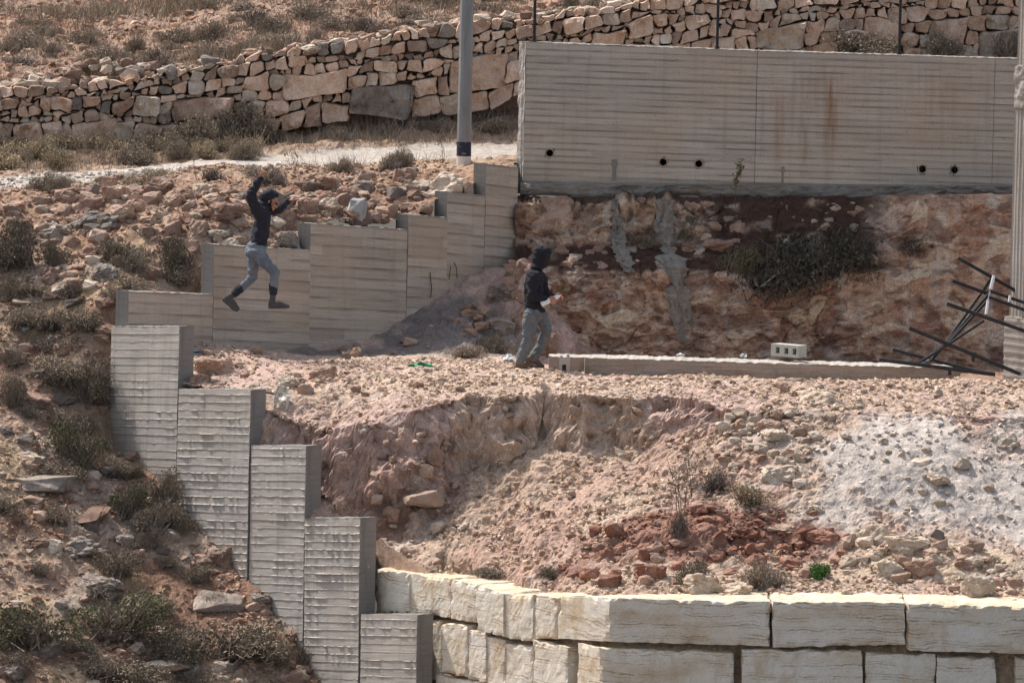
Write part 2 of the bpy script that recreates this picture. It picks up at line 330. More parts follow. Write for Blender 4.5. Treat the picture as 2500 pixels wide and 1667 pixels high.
# heaps: white gravel on the slope, red rubble at its foot, cream stones in the corner
m_white = sstep(0.2, 0.95, blob_mask(2230, 1160, -5.2, 1.9, 1.25, gx, gy) + blob_mask(2560, 1260, -5.8, 1.6, 1.1, gx, gy) * .8 + 0.4 * fbm(gx * 1.6, gy * 1.6, 0, 5, 3, .6))
m_red = sstep(0.3, 0.7, blob_mask(1700, 1330, -6.6, 1.75, .75, gx, gy) + 0.25 * fbm(gx * 2.3, gy * 2.3, 0, 4, 8))
m_grey = sstep(0.35, 0.8, blob_mask(1110, 790, 3.4, 1.25, 1.7, gx, gy) * 1.25 + blob_mask(850, 862, 2.4, 1.5, .5, gx, gy) + 0.2 * fbm(gx * 2.5, gy * 2.5, 0, 4, 6))
m_cream = sstep(0.3, 0.7, blob_mask(2300, 1400, -7.3, 1.8, .6, gx, gy) + 0.2 * fbm(gx * 3, gy * 3, 0, 3, 2))
gz = gz + 0.20 * blob_mask(2250, 1150, -5.2, 1.4, .75, gx, gy) + 0.16 * blob_mask(1650, 1330, -6.5, 1.2, .45, gx, gy) + 0.22 * blob_mask(2330, 1380, -7.1, 1.0, .45, gx, gy)
slope = np.clip(np.hypot(*np.gradient(gz, TY, TX)) / 1.2, 0, 1)
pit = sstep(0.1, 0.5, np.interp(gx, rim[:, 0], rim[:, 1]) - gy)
w1, w2, wi = worley(gx * 6.5, gy * 6.5, 4)
v1, v2, vi = worley(gx * 15, gy * 15, 14)
dome = lambda d, r: np.sqrt(np.clip(1 - (d / r) ** 2, 0, 1)) * r
rub = dome(w1, .22) * (wi > 0.55) * 0.10 + dome(v1, .30) * (vi > 0.45) * 0.045
gz = gz + 0.030 * fbm(gx * 1.6, gy * 1.6, 0, 3, 31) + 0.022 * (1 - .3 * m_white) * fbm(gx * 7, gy * 7, 0, 3, 32) + rub * (1 - .6 * m_white) * (0.6 + 0.6 * vnoise(gx * .8, gy * .8, 0, 41))
bt = np.array([onplane(x_, y_, A_B, N_B)[[0, 2]] for x_, y_ in ((880, 1385), (917, 1390), (1000, 1401), (1100, 1414), (1160, 1427), (1230, 1449), (1487, 1459))])
bd = np.where(gx < bt[-1, 0], np.maximum(-dbk(gx, gy), 0), 99); bd = np.minimum(bd, np.where(gx > A_B[0] + 1, np.maximum(gy - Y_BR, 0), 99))
gz = np.where(gx > A_B[0] - .1, np.minimum(gz, np.interp(gx, bt[:, 0], bt[:, 1]) - .035 + np.maximum(0, bd - .55 - .12 * vnoise(gx * 2.3, gy * 2.3, 0, 4)) * 2.0 + np.maximum(0, bd - .9) * 4 + np.maximum(0, A_B[0] + .9 - gx) * 2.2), gz)
nzv = np.stack([-np.gradient(gz, TX, axis=1), -np.gradient(gz, TY, axis=0), np.ones_like(gz)], -1); nzv /= np.linalg.norm(nzv, axis=-1, keepdims=True)
face_d = slope * (1 - .8 * m_white) * (0.13 * fbm(gx * 2.4, gy * 2.4, gz * 2.6, 5, 52, 0.6) - .06 * np.abs(fbm(gx * 5, gy * 5, gz * 5, 4, 77, .6)))
TV = np.stack([gx, gy, gz], -1) + nzv * face_d[..., None]
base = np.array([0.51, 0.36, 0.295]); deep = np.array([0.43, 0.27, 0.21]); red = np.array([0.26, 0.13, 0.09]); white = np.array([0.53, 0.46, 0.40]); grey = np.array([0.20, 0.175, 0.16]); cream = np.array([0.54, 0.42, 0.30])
def lerp(a, b, k): return a * (1 - k[..., None]) + b * k[..., None]
c = np.broadcast_to(base, gx.shape + (3,)).copy()
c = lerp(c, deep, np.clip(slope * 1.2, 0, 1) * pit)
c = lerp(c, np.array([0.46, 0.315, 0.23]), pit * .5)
c = lerp(c, cream, sstep(0.4, 0.8, fbm(gx * .7, gy * .9, 0, 3, 90) * .5 + .5) * .5)
c = lerp(c, white, m_white); c = lerp(c, red, m_red * .85); c = lerp(c, cream, m_cream * .8); c = lerp(c, grey, m_grey * .9)
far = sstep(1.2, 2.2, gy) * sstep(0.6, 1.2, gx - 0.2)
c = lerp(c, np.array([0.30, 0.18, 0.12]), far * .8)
c *= (0.86 + 0.28 * np.clip(wi, 0, 1))[..., None] ** 0.6
keep = (dl(gx, gy) < -0.06) & (du(gx, gy) > -0.12) & (gy < 6.2) & ((dbk(gx, gy) < -0.2) | (gx < A_B[0])) & (gy > Y_BR + 0.2) & (np.where(gx > A_B[0] - .1, dbk(gx, gy), -9) < -.2)
TZ = gz.copy(); TKEEP = keep
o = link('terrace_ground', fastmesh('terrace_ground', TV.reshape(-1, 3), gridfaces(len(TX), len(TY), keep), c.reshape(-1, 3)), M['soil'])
tag(o, kind='structure')

# ------------------------------------------------------------------ hillside sheet (slope, track, stone-walled field)
HX = axis((-40, -9.4, 2.0), (-9.4, 0.2, 0.044), (0.2, 9, 0.10), (9, 40, 2.0)); HY = axis((-60, -8, 3.0), (-8, 14.6, 0.048), (14.6, 24, 0.10), (24, 90, 3.0))
hx, hy = np.meshgrid(HX, HY); hz = fH(hx, hy)
hz = np.where(hy < -9, np.minimum(hz, fH(hx, np.full_like(hy, -9.0)) + (hy + 9) * 0.25), hz)
b_path_f = np.interp(hx, [at(p, 450, y)[0] for p, y in ((-400, 5.6), (0, 6.2), (400, 7.8), (800, 9), (1260, 9.8), (2500, 10))], [5.6, 6.2, 7.8, 9, 9.8, 10])
b_path_b = np.interp(hx, [at(p, 400, y)[0] for p, y in ((-400, 8.4), (0, 8.8), (400, 10), (800, 11), (1260, 11.8), (2500, 12))], [8.4, 8.8, 10, 11, 11.8, 12])
nz = fbm(hx * 1.3, hy * 1.3, 0, 3, 61)
m_path = sstep(-.1, .25, hy - b_path_f + .35 * nz) * sstep(-.1, .25, b_path_b - hy + .3 * nz)
rough = 1 - m_path * .85
w1, w2, wi = worley(hx * 4.2, hy * 4.2, 24); v1, v2, vi = worley(hx * 11, hy * 11, 34)
front = sstep(4.5, 3.0, hy)
hz = hz + rough * (0.05 * fbm(hx * 1.1, hy * 1.1, 0, 3, 62) + 0.035 * fbm(hx * 5, hy * 5, 0, 3, 63)) + rough * (dome(w1, .24) * (wi > .6) * .16 + dome(v1, .3) * (vi > .5) * .06)
# flat outcrops of bedrock on the front slope
oc = sstep(0.35, 0.65, fbm(hx * .9 + 3, hy * .55, 0, 3, 88)) * front
hz = hz + oc * 0.07 - oc * 0.05 * np.abs(fbm(hx * 3, hy * 3, 0, 3, 89))
c = np.broadcast_to(np.array([0.40, 0.28, 0.20]), hx.shape + (3,)).copy()
c = lerp(c, np.array([0.26, 0.15, 0.10]), sstep(.1, .5, fbm(hx * .8, hy * .8, 0, 4, 65)) * front * .9)
c = lerp(c, np.array([0.42, 0.31, 0.19]), sstep(.1, .45, fbm(hx * 1.1 + 9, hy * 1.4, 0, 4, 66)) * .7)
c = lerp(c, np.array([0.43, 0.34, 0.265]), oc * .8)
c = lerp(c, np.array([0.33, 0.195, 0.125]), sstep(2.0, 3.2, hy) * sstep(7.5, 6.2, hy) * .7)
c = lerp(c, np.array([0.47, 0.415, 0.355]), m_path)
bank = sstep(.2, .6, hy - b_path_b) * sstep(.4, .1, hy - wall_y(hx))
c = lerp(c, np.array([0.245, 0.165, 0.115]), bank * .9)
fld = sstep(.2, .6, hy - wall_y(hx))
c = lerp(c, np.array([0.36, 0.245, 0.175]), fld); c = lerp(c, np.array([0.42, 0.245, 0.165]), fld * sstep(.1, .4, fbm(hx * .5, hy * .8, 0, 3, 67)) * .8)
c *= (0.82 + 0.3 * wi)[..., None] ** .7
inside = (dl(hx, hy) < 0.0) & (du(hx, hy) > -0.16) & (hy < BIG_Y + .15) | (hy < BIG_Y + .12) & (hx > XB_END - .05) & (dl(hx, hy) < 0)
inside |= (dl(hx, hy) < 0.0) & (hy > Y_BR - .3) & (du(hx, hy) > -0.16) & (hy < 5)
HZ = hz.copy(); HKEEP = ~inside
o = link('ground', fastmesh('ground', np.stack([hx, hy, hz], -1).reshape(-1, 3), gridfaces(len(HX), len(HY), ~inside), c.reshape(-1, 3)), M['soil'])
tag(o, kind='structure')

def bil(X, Y, Z, x, y):
    i = np.clip(np.searchsorted(X, x) - 1, 0, len(X) - 2); j = np.clip(np.searchsorted(Y, y) - 1, 0, len(Y) - 2)
    fx = np.clip((x - X[i]) / (X[i + 1] - X[i]), 0, 1); fy = np.clip((y - Y[j]) / (Y[j + 1] - Y[j]), 0, 1)
    return Z[j, i] * (1 - fx) * (1 - fy) + Z[j, i + 1] * fx * (1 - fy) + Z[j + 1, i] * (1 - fx) * fy + Z[j + 1, i + 1] * fx * fy
TZm = np.where(TKEEP, TZ, -99.0); HZm = np.where(HKEEP, HZ, -99.0)
def zT(x, y): return bil(TX, TY, TZ, x, y)
def zH(x, y): return bil(HX, HY, HZ, x, y)
_ys = np.arange(-14, 45, 0.03)
def hit(px, py, which='H', ylo=-14, yhi=45):
    "where the line of sight through a picture point meets the hillside (H) or the terrace (T)"
    d = ray(px, py); t = (_ys - CAMP[1]) / d[1]; P = CAMP + d * t[:, None]
    X, Y, Z = (HX, HY, HZm) if which == 'H' else (TX, TY, TZm)
    z = bil(X, Y, Z, P[:, 0], P[:, 1]); ok = (P[:, 2] <= z) & (_ys >= ylo) & (_ys <= yhi) & (P[:, 0] > X[0]) & (P[:, 0] < X[-1]) & (P[:, 1] > Y[0]) & (P[:, 1] < Y[-1])
    k = np.argmax(ok)
    return P[k] if ok[k] else None
print('ground ready')

# ------------------------------------------------------------------ concrete walls
def panel(name, TL, TR, zbot, thick, nrm, relief, root, mat, endmat, rows, nu, top_noise=0.006, skew=None):
    "a slab with a shaped front face; rows are distances down from the top edge. nrm points out of the front face"
    TL, TR, nrm = map(lambda a: np.asarray(a, float), (TL, TR, nrm)); L = np.linalg.norm((TR - TL)[:2])
    H = max(TL[2], TR[2]) - zbot; rows = np.asarray([r for r in rows if r < H] + [H]); nv = len(rows)
    s = np.linspace(0, 1, nu); S, R = np.meshgrid(s, rows)
    P = TL + (TR - TL) * S[..., None]; P = P - np.array([0, 0, 1]) * R[..., None]
    P = P + nrm * relief(S * L, R)[..., None]
    P[0, :, 2] += top_noise * fbm(s * L * 14, s * 0, 0, 3, int(abs(TL[0]) * 100) % 97)
    uvf = np.stack([S * L + TL[0] * 3.1, R], -1)
    B = TL + (TR - TL) * S[..., None] - nrm * thick - np.array([0, 0, 1]) * R[..., None]
    B[0, :, 2] += top_noise * fbm(s * L * 14, s * 0 + 7, 0, 3, 5)
    V, F, UV, MI = [], [], [], []
    def add(g, uvg, mi, flip=False):
        o0 = sum(len(v) for v in V); nvv, nuu = g.shape[:2]; f = gridfaces(nuu, nvv) + o0
        if flip: f = f[:, ::-1]
        V.append(g.reshape(-1, 3)); UV.append(uvg.reshape(-1, 2)); F.append(f); MI.append(np.full(len(f), mi))
    add(P, uvf, 0, True)
    bu = np.stack([S * L, R], -1); add(B[[0, -1]][:, [0, -1]], bu[[0, -1]][:, [0, -1]], 1)
    k = np.linspace(0, 1, 6)
    top = P[0][None] * (1 - k)[:, None, None] + B[0][None] * k[:, None, None]; top[1:-1, :, 2] += top_noise * vnoise(top[1:-1, :, 0] * 25, top[1:-1, :, 1] * 25, 0, 3)
    add(top, np.stack(np.broadcast_arrays((S[0] * L)[None], (k * thick)[:, None] + 7), -1), 1)
    for col_, fl in ((0, False), (-1, True)):
        e = P[:, col_][None] * (1 - k)[:, None, None] + B[:, col_][None] * k[:, None, None]
        add(e, np.stack(np.broadcast_arrays((k * thick)[:, None] + 3 + col_, R[:, 0][None] + .37), -1), 1, fl)
    me = fastmesh(name, np.concatenate(V), np.concatenate(F), uv=np.concatenate(UV))
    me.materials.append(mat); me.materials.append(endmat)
    me.polygons.foreach_set('material_index', np.concatenate(MI).astype(np.int32))
    return part(name, me, None, root)
def board_rows(hb, hmax, fr=(0, .03, .07, .12, .2, .5, .85, .95)):
    return [hb * (i + f) for i in range(int(hmax / hb) + 1) for f in fr]

# stepped wall in front: fins of concrete squeezed out between the form boards
root = empty('stepped_retaining_wall', onplane(600, 1400, A_L, N_L), 'pale grey board-marked concrete wall stepping down towards the white block wall', 'wall'); tag(root, kind='thing')
lowP = [(271, 437, 797, 797), (437, 613, 949, 951), (613, 748, 1087, 1088), (748, 882, 1263, 1264), (882, 1020, 1498, 1500)]
for i, (x0, x1, y0, y1) in enumerate(lowP):
    TL = onplane(x0, y0, A_L, N_L); TR = onplane(x1, y1, A_L, N_L); set_ = 0.004 * (i % 2)
    TL = TL + N_L * set_; TR = TR + N_L * set_ - D_L * .004
    def relief(u, v, i=i):
        v = v + .031 * (i % 3); b = np.floor(v / HB_LOW); f = v / HB_LOW - b
        amp = (.5, .7, .55, .8, .65)[i] * (0.006 + 0.024 * np.clip(.15 + fbm(u * 1.3, b * 3.7, i, 3, 3), 0, 1)) * (_h(b, b * 0 + i, b * 0, 4) > .12)
        fin = amp * np.exp(-((np.minimum(f, 1 - f)) / .06) ** 2) * np.clip(0.6 + 0.9 * vnoise(u * 17, b * 5, i, 8) + .4 * vnoise(u * 41, b * 5, i, 9), .08, 1.6)
        return fin + 0.010 * fbm(u * .8, v * .5, i, 2, 66) + 0.004 * (_h(b, b * 0 + i, b * 0, 9) - .5) + 0.004 * f + 0.003 * fbm(u * 2, v * 2, i, 3, 6)
    H = TL[2] + 4.6
    panel('wall_panel', TL, TR, -4.6 if i > 1 else -3.4, 0.25, N_L, relief, root, M['conc_low'], M['conc_end'], [0.0] + [r_ - .031 * (i % 3) for r_ in board_rows(HB_LOW, H + .1) if r_ - .031 * (i % 3) > .004], max(24, int(np.linalg.norm(TR - TL) / .013)))

# stepped wall climbing to the track
root = empty('stepped_retaining_wall', onplane(800, 850, A_U, N_U), 'tan concrete wall climbing in steps from the jumping person to the utility pole', 'wall'); tag(root, kind='thing')
upP = [(314, 508, 711, 720), (522, 755, 596, 611), (758, 1002, 545, 560), (996, 1094, 523, 531), (1092, 1187, 468, 478), (1186, 1264, 400, 409)]
for i, (x0, x1, y0, y1) in enumerate(upP):
    TL = onplane(x0, y0, A_U, N_U); TR = onplane(x1, y1, A_U, N_U)
    if i + 1 < len(upP): TR = TR + (onplane(upP[i + 1][0], y1, A_U, N_U) - onplane(x1, y1, A_U, N_U)) * np.array([1, 1, 0]) - D_U * .004
    set_ = 0.010 * (i % 2); TL = TL + N_U * set_; TR = TR + N_U * set_
    def relief(u, v, i=i):
        b = np.floor(v / HB_UP); f = v / HB_UP - b
        j = np.exp(-((np.minimum(f, 1 - f)) / .035) ** 2)
        return 0.006 * j * (fbm(u * 1.5, b * 3.1, i, 3, 13) - .1) + 0.009 * (_h(b, b * 0 + i, b * 0, 19) - .5) + 0.004 * fbm(u * 1.5, v * 1.5, i, 3, 16)
    H = TL[2] + .9
    panel('wall_panel', TL, TR, -0.9, 0.25, N_U, relief, root, M['conc_up'], M['conc_end'], board_rows(HB_UP, H), max(24, int(np.linalg.norm(TR - TL) / .03)))

# long stained retaining wall above the rock cut, with its weep pipes
root = empty('concrete_retaining_wall', onplane(1850, 480, A_G, N_G), 'long stained board-marked concrete wall above the rock cut', 'wall'); tag(root, kind='thing')
bigP = [(1284, 1850, 103, 124, 476, 492), (1850, 2430, 124, 142, 492, 492), (2430, 2800, 142, 153, 492, 500)]
pipes = [(1342, 374, 1), (1500, 398, 0), (1619, 396, 1), (1706, 400, 1), (1911, 415, 0), (2252, 413, 1), (2330, 415, 1)]
PW = [onplane(x, y, A_G, N_G) for x, y, k in pipes]
for i, (x0, x1, y0, y1, b0, b1) in enumerate(bigP):
    TL = onplane(x0, y0, A_G, N_G); TR = onplane(x1, y1, A_G, N_G)
    TL, TR = TL + N_G * .008 * (i % 2), TR + N_G * .008 * (i % 2) - np.array([.005, 0, 0])
    uoff = TL[0] * 3.1; u0 = (TL[0] - onplane(1284, 103, A_G, N_G)[0])
    def relief(u, v, i=i):
        b = np.floor(v / HB_BIG); f = v / HB_BIG - b
        lap = 0.010 * (1 - f) * (0.4 + 0.6 * _h(b, b * 0 + i, b * 0, 29)) * (0.6 + 0.5 * vnoise(u * .9, b * 3, i, 4))
        r = -lap + 0.005 * (_h(b, b * 0 + i, b * 0, 39) - .5) + 0.004 * fbm(u * 1.2, v * 1.2, i, 3, 26)
        x = TL[0] + u
        z = TL[2] - v - (TL[2] - TR[2]) * u / max(.1, TR[0] - TL[0])
        for (x_, y_, k), p in zip(pipes, PW):
            dd = np.hypot(x - p[0], z - p[2]); r = np.where(dd < 0.062, -0.30, r) if k else r
        return r
    H = TL[2] - onplane(x0, b0, A_G, N_G)[2]
    o = panel('wall_panel', TL, TR, min(onplane(x0, b0 - 6, A_G, N_G)[2], onplane(x1, b1 - 6, A_G, N_G)[2]) , 0.28, N_G, relief, root, M['conc_big'], M['conc_end'], [0.0245 * k for k in range(120)], int(np.linalg.norm(TR - TL) / .024))
    l = o.data.uv_layers[0]; a = np.empty(len(l.data) * 2, np.float32); l.data.foreach_get('uv', a); a = a.reshape(-1, 2); a[:, 0] += u0 - uoff; l.data.foreach_set('uv', a.ravel())
# rough cast end of the wall, turned towards the sun
NE = np.array([-math.sin(math.radians(62)), -math.cos(math.radians(62)), 0]); q0 = onplane(1284, 103, A_G, N_G); DE = np.array([math.cos(math.radians(62)), -math.sin(math.radians(62)), 0])
panel('wall_end', q0 - DE * .20 + np.array([-.002, 0, .004]), q0 + np.array([-.002, 0, .004]), onplane(1284, 474, A_G, N_G)[2], .10, NE, lambda u, v: .012 * fbm(u * 9, v * 7, 0, 4, 7) + .010 * (np.abs(u - .1) < .03), root, M['conc_low'], M['conc_end'], [.02 * k for k in range(140)], 18)
# cement toe under the panels, lumpy lower edge
TLf = onplane(1270, 446, A_G, N_G) + N_G * .10; TRf = onplane(2480, 452, A_G, N_G) + N_G * .10
nu, nv = 420, 14; s = np.linspace(0, 1, nu); r = np.linspace(0, 1, nv); S, R = np.meshgrid(s, r)
hh = 0.20 + 0.06 * fbm(s * 9, s * 0, 0, 4, 71) + 0.12 * sstep(.42, .6, s) * sstep(.85, .7, s)
P = TLf + (TRf - TLf) * S[..., None]; P[..., 2] -= R * hh[None]; 
P += N_G * ((0.03 * fbm(S * 40, R * 3, 0, 4, 72) - .07 * R ** 3 - .095 * (R < .01) )[..., None])
part('cement_toe', fastmesh('cement_toe', P.reshape(-1, 3), gridfaces(nu, nv)[:, ::-1], uv=np.stack([S * 7, R * .3], -1).reshape(-1, 2)), M['cement'], root)
g = G('pipe_inside', .8); M['pipe'] = g.done((0.055, 0.03, 0.022))
def tube(c, n, r, r2, l, seg=18):
    "open pipe stub along n, outer radius r, bore r2, with a closed dark end"
    n = np.asarray(n); a = np.cross(n, [0, 0, 1]); a = a / np.linalg.norm(a); b = np.cross(a, n)
    V = []; 
    for (rad, d) in ((r, -.30), (r, .004), (r2, .004), (r2, -l)):
        for k in range(seg):
            t = 2 * math.pi * k / seg; V.append(c + (a * math.cos(t) + b * math.sin(t)) * rad + n * d)
    F = [[q * seg + k, q * seg + (k + 1) % seg, (q + 1) * seg + (k + 1) % seg, (q + 1) * seg + k] for q in range(3) for k in range(seg)]
    me = bpy.data.meshes.new('weep_pipe'); me.from_pydata([tuple(v) for v in V], [], F + [list(range(3 * seg, 4 * seg))]); me.update(); return me
for (x, y, k), p in zip(pipes, PW):
    if k:
        o = part('weep_pipe', tube(p, N_G, .075, .052, .28), M['conc_big'], root); o.data.materials.append(M['pipe'])
        for pl in o.data.polygons:
            pl.material_index = 1 if (pl.index >= 36) else 0
    else:
        # outlet plugged with a running dribble of cement
        nn = 16; S, R = np.meshgrid(np.linspace(-1, 1, nn), np.linspace(0, 1, 24))
        wd = .045 * (1 - .45 * sstep(.2, .5, R)) * (1 + .3 * vnoise(R * 9, R * 0 + x, 0, 3)); ln = .30 if x < 1600 else .26
        Pm = np.stack([p[0] + S * wd, np.full_like(S, p[1]), p[2] + .05 - R * ln], -1) + N_G * ((0.016 * np.sqrt(np.clip(1 - S ** 2, 0, 1)) - .004)[..., None])
        part('cement_dribble', fastmesh('cement_dribble', Pm.reshape(-1, 3), gridfaces(nn, 24)[:, ::-1], uv=np.stack([S * .1, R * .3], -1).reshape(-1, 2), smooth=True), M['cement'], root)
print('walls ready')
# ------------------------------------------------------------------ rock cut below the long wall
RXp = np.arange(1258, 2760, 3.6); NS = 200
def prof(rows, q):
    rows = np.array(rows, float); d = np.r_[0, np.cumsum(np.hypot(np.diff(rows[:, 0]) / 178, np.diff(rows[:, 1])))]; t = np.linspace(0, d[-1], q)
    return np.stack([np.interp(t, d, rows[:, 0]), np.interp(t, d, rows[:, 1])], -1)
pL = prof([(935, 5.3), (800, 5.35), (668, 5.45), (652, 5.55), (600, 5.9), (580, 5.95), (494, 6.1), (478, 6.35)], NS)
pM = prof([(935, 5.3), (800, 5.35), (672, 5.42), (655, 5.52), (590, 5.85), (540, 6.0), (505, 6.15), (480, 6.35)], NS)
pR = prof([(935, 5.3), (800, 5.35), (670, 5.4), (640, 5.45), (560, 5.5), (505, 5.6), (482, 5.75), (474, 6.35)], NS)
P = np.zeros((NS, len(RXp), 3)); hp = np.zeros((NS, len(RXp)))
for j, x in enumerate(RXp):
    a = float(sstep(1660, 1800, x)); b = float(sstep(2080, 2215, x))
    pr = (pL * (1 - a) + pM * a) * (1 - b) + pR * b
    for i in range(NS): P[i, j] = at(x, pr[i, 0], pr[i, 1])
    hp[:, j] = pr[:, 0]
X, Y, Z = P[..., 0], P[..., 1], P[..., 2]
du_ = np.gradient(P, axis=1); dv_ = np.gradient(P, axis=0); nr = np.cross(du_, dv_); nr /= np.linalg.norm(nr, axis=-1, keepdims=True) + 1e-9
nr = np.where((nr[..., 1:2] > 0), -nr, nr)
wx = .25 * fbm(X * 1.3, Z * 1.3, 0, 3, 101); wz = .18 * fbm(X * 1.3, Z * 1.3, 5, 3, 102)
a1, a2, ai = worley((X + wx) * 1.05, (Z + wz) * 2.0 + 40, 103)
b1, b2, bi = worley((X + wx) * 3.0, (Z + wz) * 5.2 + 40, 104)
Rm = np.broadcast_to(sstep(2050, 2200, RXp)[None], X.shape)
soil = np.clip(sstep(672, 655, hp) * sstep(585, 605, hp) * (1 - Rm) + 1.3 * sstep(1680, 1790, RXp)[None] * (1 - Rm) * sstep(668, 650, hp), 0, 1)
soil = soil * sstep(-.45, .1, fbm(X * 2, Z * 3, Y, 3, 105) + soil * .5)
upper = sstep(585, 565, hp) * (1 - Rm) * sstep(1790, 1700, RXp)[None]
rdg = lambda k1, k2, s_: .5 - np.abs(fbm(X * k1 + wx * 2, Z * k2 + wz * 2, Y, 3, s_))
disp = (ai - .5) * .12 + (bi - .5) * .06 + .07 * rdg(2.3, 4.5, 131) + .035 * rdg(6, 10, 132) + .05 * fbm(X * 2.2, Z * 4, Y, 4, 106) + .018 * fbm(X * 11, Z * 14, Y, 3, 107, .6)
crk = sstep(-.1, .35, fbm(X * 1.1, Z * 1.6, 4, 3, 120)); disp -= crk * (.03 * np.exp(-((a2 - a1) / .035) ** 2) + .02 * np.exp(-((b2 - b1) / .04) ** 2))
disp += .02 * np.abs(fbm(X * 1.2, Z * 16, 0, 3, 108)) * sstep(800, 900, hp)
disp += upper * (.16 * fbm(X * 1.5, Z * 2.5, 3, 3, 109) - .10 * np.abs(fbm(X * 6, Z * 3, 3, 3, 110)))
disp = disp * (1 - soil * .45) * (1 - .35 * Rm)
P = P + nr * disp[..., None] * sstep(474, 486, hp)[..., None]
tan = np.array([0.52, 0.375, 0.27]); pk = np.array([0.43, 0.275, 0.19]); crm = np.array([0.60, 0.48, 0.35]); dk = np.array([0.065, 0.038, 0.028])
c = np.broadcast_to(tan, X.shape + (3,)).copy()
c = lerp(c, pk, sstep(.35, .75, ai * .55 + .5 * (fbm(X * 1.6, Z * 2.5, 0, 4, 111) * .5 + .5)))
c = lerp(c, crm, sstep(.55, .85, bi * .55 + .5 * (fbm(X * 1.8 + 9, Z * 2.2, 0, 4, 112) * .5 + .5)))
c = lerp(c, np.array([0.52, 0.44, 0.37]), sstep(.5, .8, fbm(X * 5, Z * 1.2, 0, 4, 113) * .5 + .45) * .6)
c = lerp(c, np.array([0.27, 0.145, 0.095]), sstep(.35, .6, fbm(X * 3.2, Z * 6.5, 0, 4, 114)) * .7)
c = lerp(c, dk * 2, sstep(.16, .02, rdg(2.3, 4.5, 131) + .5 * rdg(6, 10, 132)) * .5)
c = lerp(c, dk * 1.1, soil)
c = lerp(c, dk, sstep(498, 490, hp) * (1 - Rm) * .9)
nvr, nur = X.shape
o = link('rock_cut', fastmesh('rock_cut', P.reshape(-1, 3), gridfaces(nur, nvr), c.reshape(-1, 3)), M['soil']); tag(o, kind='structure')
ROCK = P
def on_rock(px, py):
    "point of the rock cut seen at a picture point"
    j = int(np.clip(round((px - RXp[0]) / 3.6), 0, nur - 1)); q = P_px[:, j]; i = int(np.argmin(np.abs(q - py))); return ROCK[i, j], (i, j)
_q = ROCK - CAMP; P_px = 833.5 - (_q @ _u) / (_q @ _f) * DIST * SPX
# cement spilled from the weep outlets down the rock
def spill(path, w, seed, nn=18, th=.05):
    pts = []
    for (x, y) in path: pts.append(on_rock(x, y)[0])
    pts = np.array(pts); d = np.r_[0, np.cumsum(np.linalg.norm(np.diff(pts, axis=0), axis=1))]; t = np.linspace(0, d[-1], 70)
    C = np.stack([np.interp(t, d, pts[:, k]) for k in range(3)], -1); k = np.linspace(-1, 1, nn)
    ww = np.interp(t, d, w) * (1 + .45 * fbm(t * 5, t * 0, 0, 3, seed))
    S, T = np.meshgrid(k, t); Q = C[:, None] + np.stack([S * ww[:, None], 0 * S, 0 * S], -1)
    Q[..., 0] += .03 * fbm(T * 2, S * .3, 0, 2, seed + 3) + .03 * fbm(T * 22, S * 3, 0, 3, seed + 4)
    Q[..., 1] += -.05 - (th * np.sqrt(np.clip(1 - S ** 2, 0, 1)) * (1 + .5 * fbm(S * 2.5, T * 6, 0, 4, seed + 5))) + .02
    return fastmesh('cement_spill', Q.reshape(-1, 3), gridfaces(nn, 70), uv=np.stack([S * .2, T], -1).reshape(-1, 2))
o = link('cement_spill', spill([(1620, 484), (1622, 540), (1630, 600), (1640, 650), (1655, 700), (1662, 760), (1668, 830)], [.10, .12, .15, .19, .2, .17, .13], 5, th=.09), M['cement'])
tag(o, 'broad grey cement spill running down the rock cut almost to the beam', 'cement spill')
o = link('cement_spill', spill([(1500, 484), (1502, 540), (1508, 585), (1520, 625), (1535, 665)], [.05, .06, .09, .15, .07], 9, th=.08), M['cement'])
tag(o, 'short narrow grey cement spill on the rock cut behind the walking person', 'cement spill')

# ------------------------------------------------------------------ rocks: shared shapes in a unit box
def hull_rock(seed, npts=16, cuts=0, rough=.05, bev=.0, flat=1.0):
    r = np.random.default_rng(seed); p = r.normal(size=(npts, 3)); p /= np.linalg.norm(p, axis=1, keepdims=True)
    p = np.sign(p) * np.abs(p) ** r.uniform(.55, .9); p[:, 2] *= flat
    bm = bmesh.new()
    for v in p: bm.verts.new(v)
    res = bmesh.ops.convex_hull(bm, input=bm.verts); bmesh.ops.delete(bm, geom=[e for e in res['geom_interior'] if isinstance(e, bmesh.types.BMVert)], context='VERTS')
    if bev > 0:
        bmesh.ops.dissolve_limit(bm, angle_limit=.25, verts=bm.verts, edges=bm.edges)
        bmesh.ops.bevel(bm, geom=bm.edges[:], offset=bev, segments=1, profile=.6, affect='EDGES', clamp_overlap=True)
    bmesh.ops.triangulate(bm, faces=bm.faces)
    if cuts:
        for k in range(cuts):
            bmesh.ops.subdivide_edges(bm, edges=[e for e in bm.edges if e.calc_length() > .22], cuts=1, use_grid_fill=True)
            bmesh.ops.triangulate(bm, faces=[f for f in bm.faces if len(f.verts) > 3])
        bm.normal_update(); co = np.array([v.co[:] for v in bm.verts]); no = np.array([v.normal[:] for v in bm.verts])
        dd = rough * fbm(co[:, 0] * 1.6 + seed, co[:, 1] * 1.6, co[:, 2] * 1.6, 4, seed % 50, .6) - rough * .8 * np.abs(fbm(co[:, 0] * 2.6, co[:, 1] * 2.6 + seed, co[:, 2] * 4, 3, 7))
        for v, q, n, d_ in zip(bm.verts, co, no, dd): v.co = q + n * d_
    co = np.array([v.co[:] for v in bm.verts]); lo, hi = co.min(0), co.max(0)
    for v in bm.verts: v.co = [((v.co[k] - lo[k]) / (hi[k] - lo[k]) - .5) for k in range(3)]
    me = bpy.data.meshes.new('rock_shape'); bm.to_mesh(me); bm.free(); return me
SMALL = [hull_rock(100 + i, 13 + i % 6) for i in range(18)]
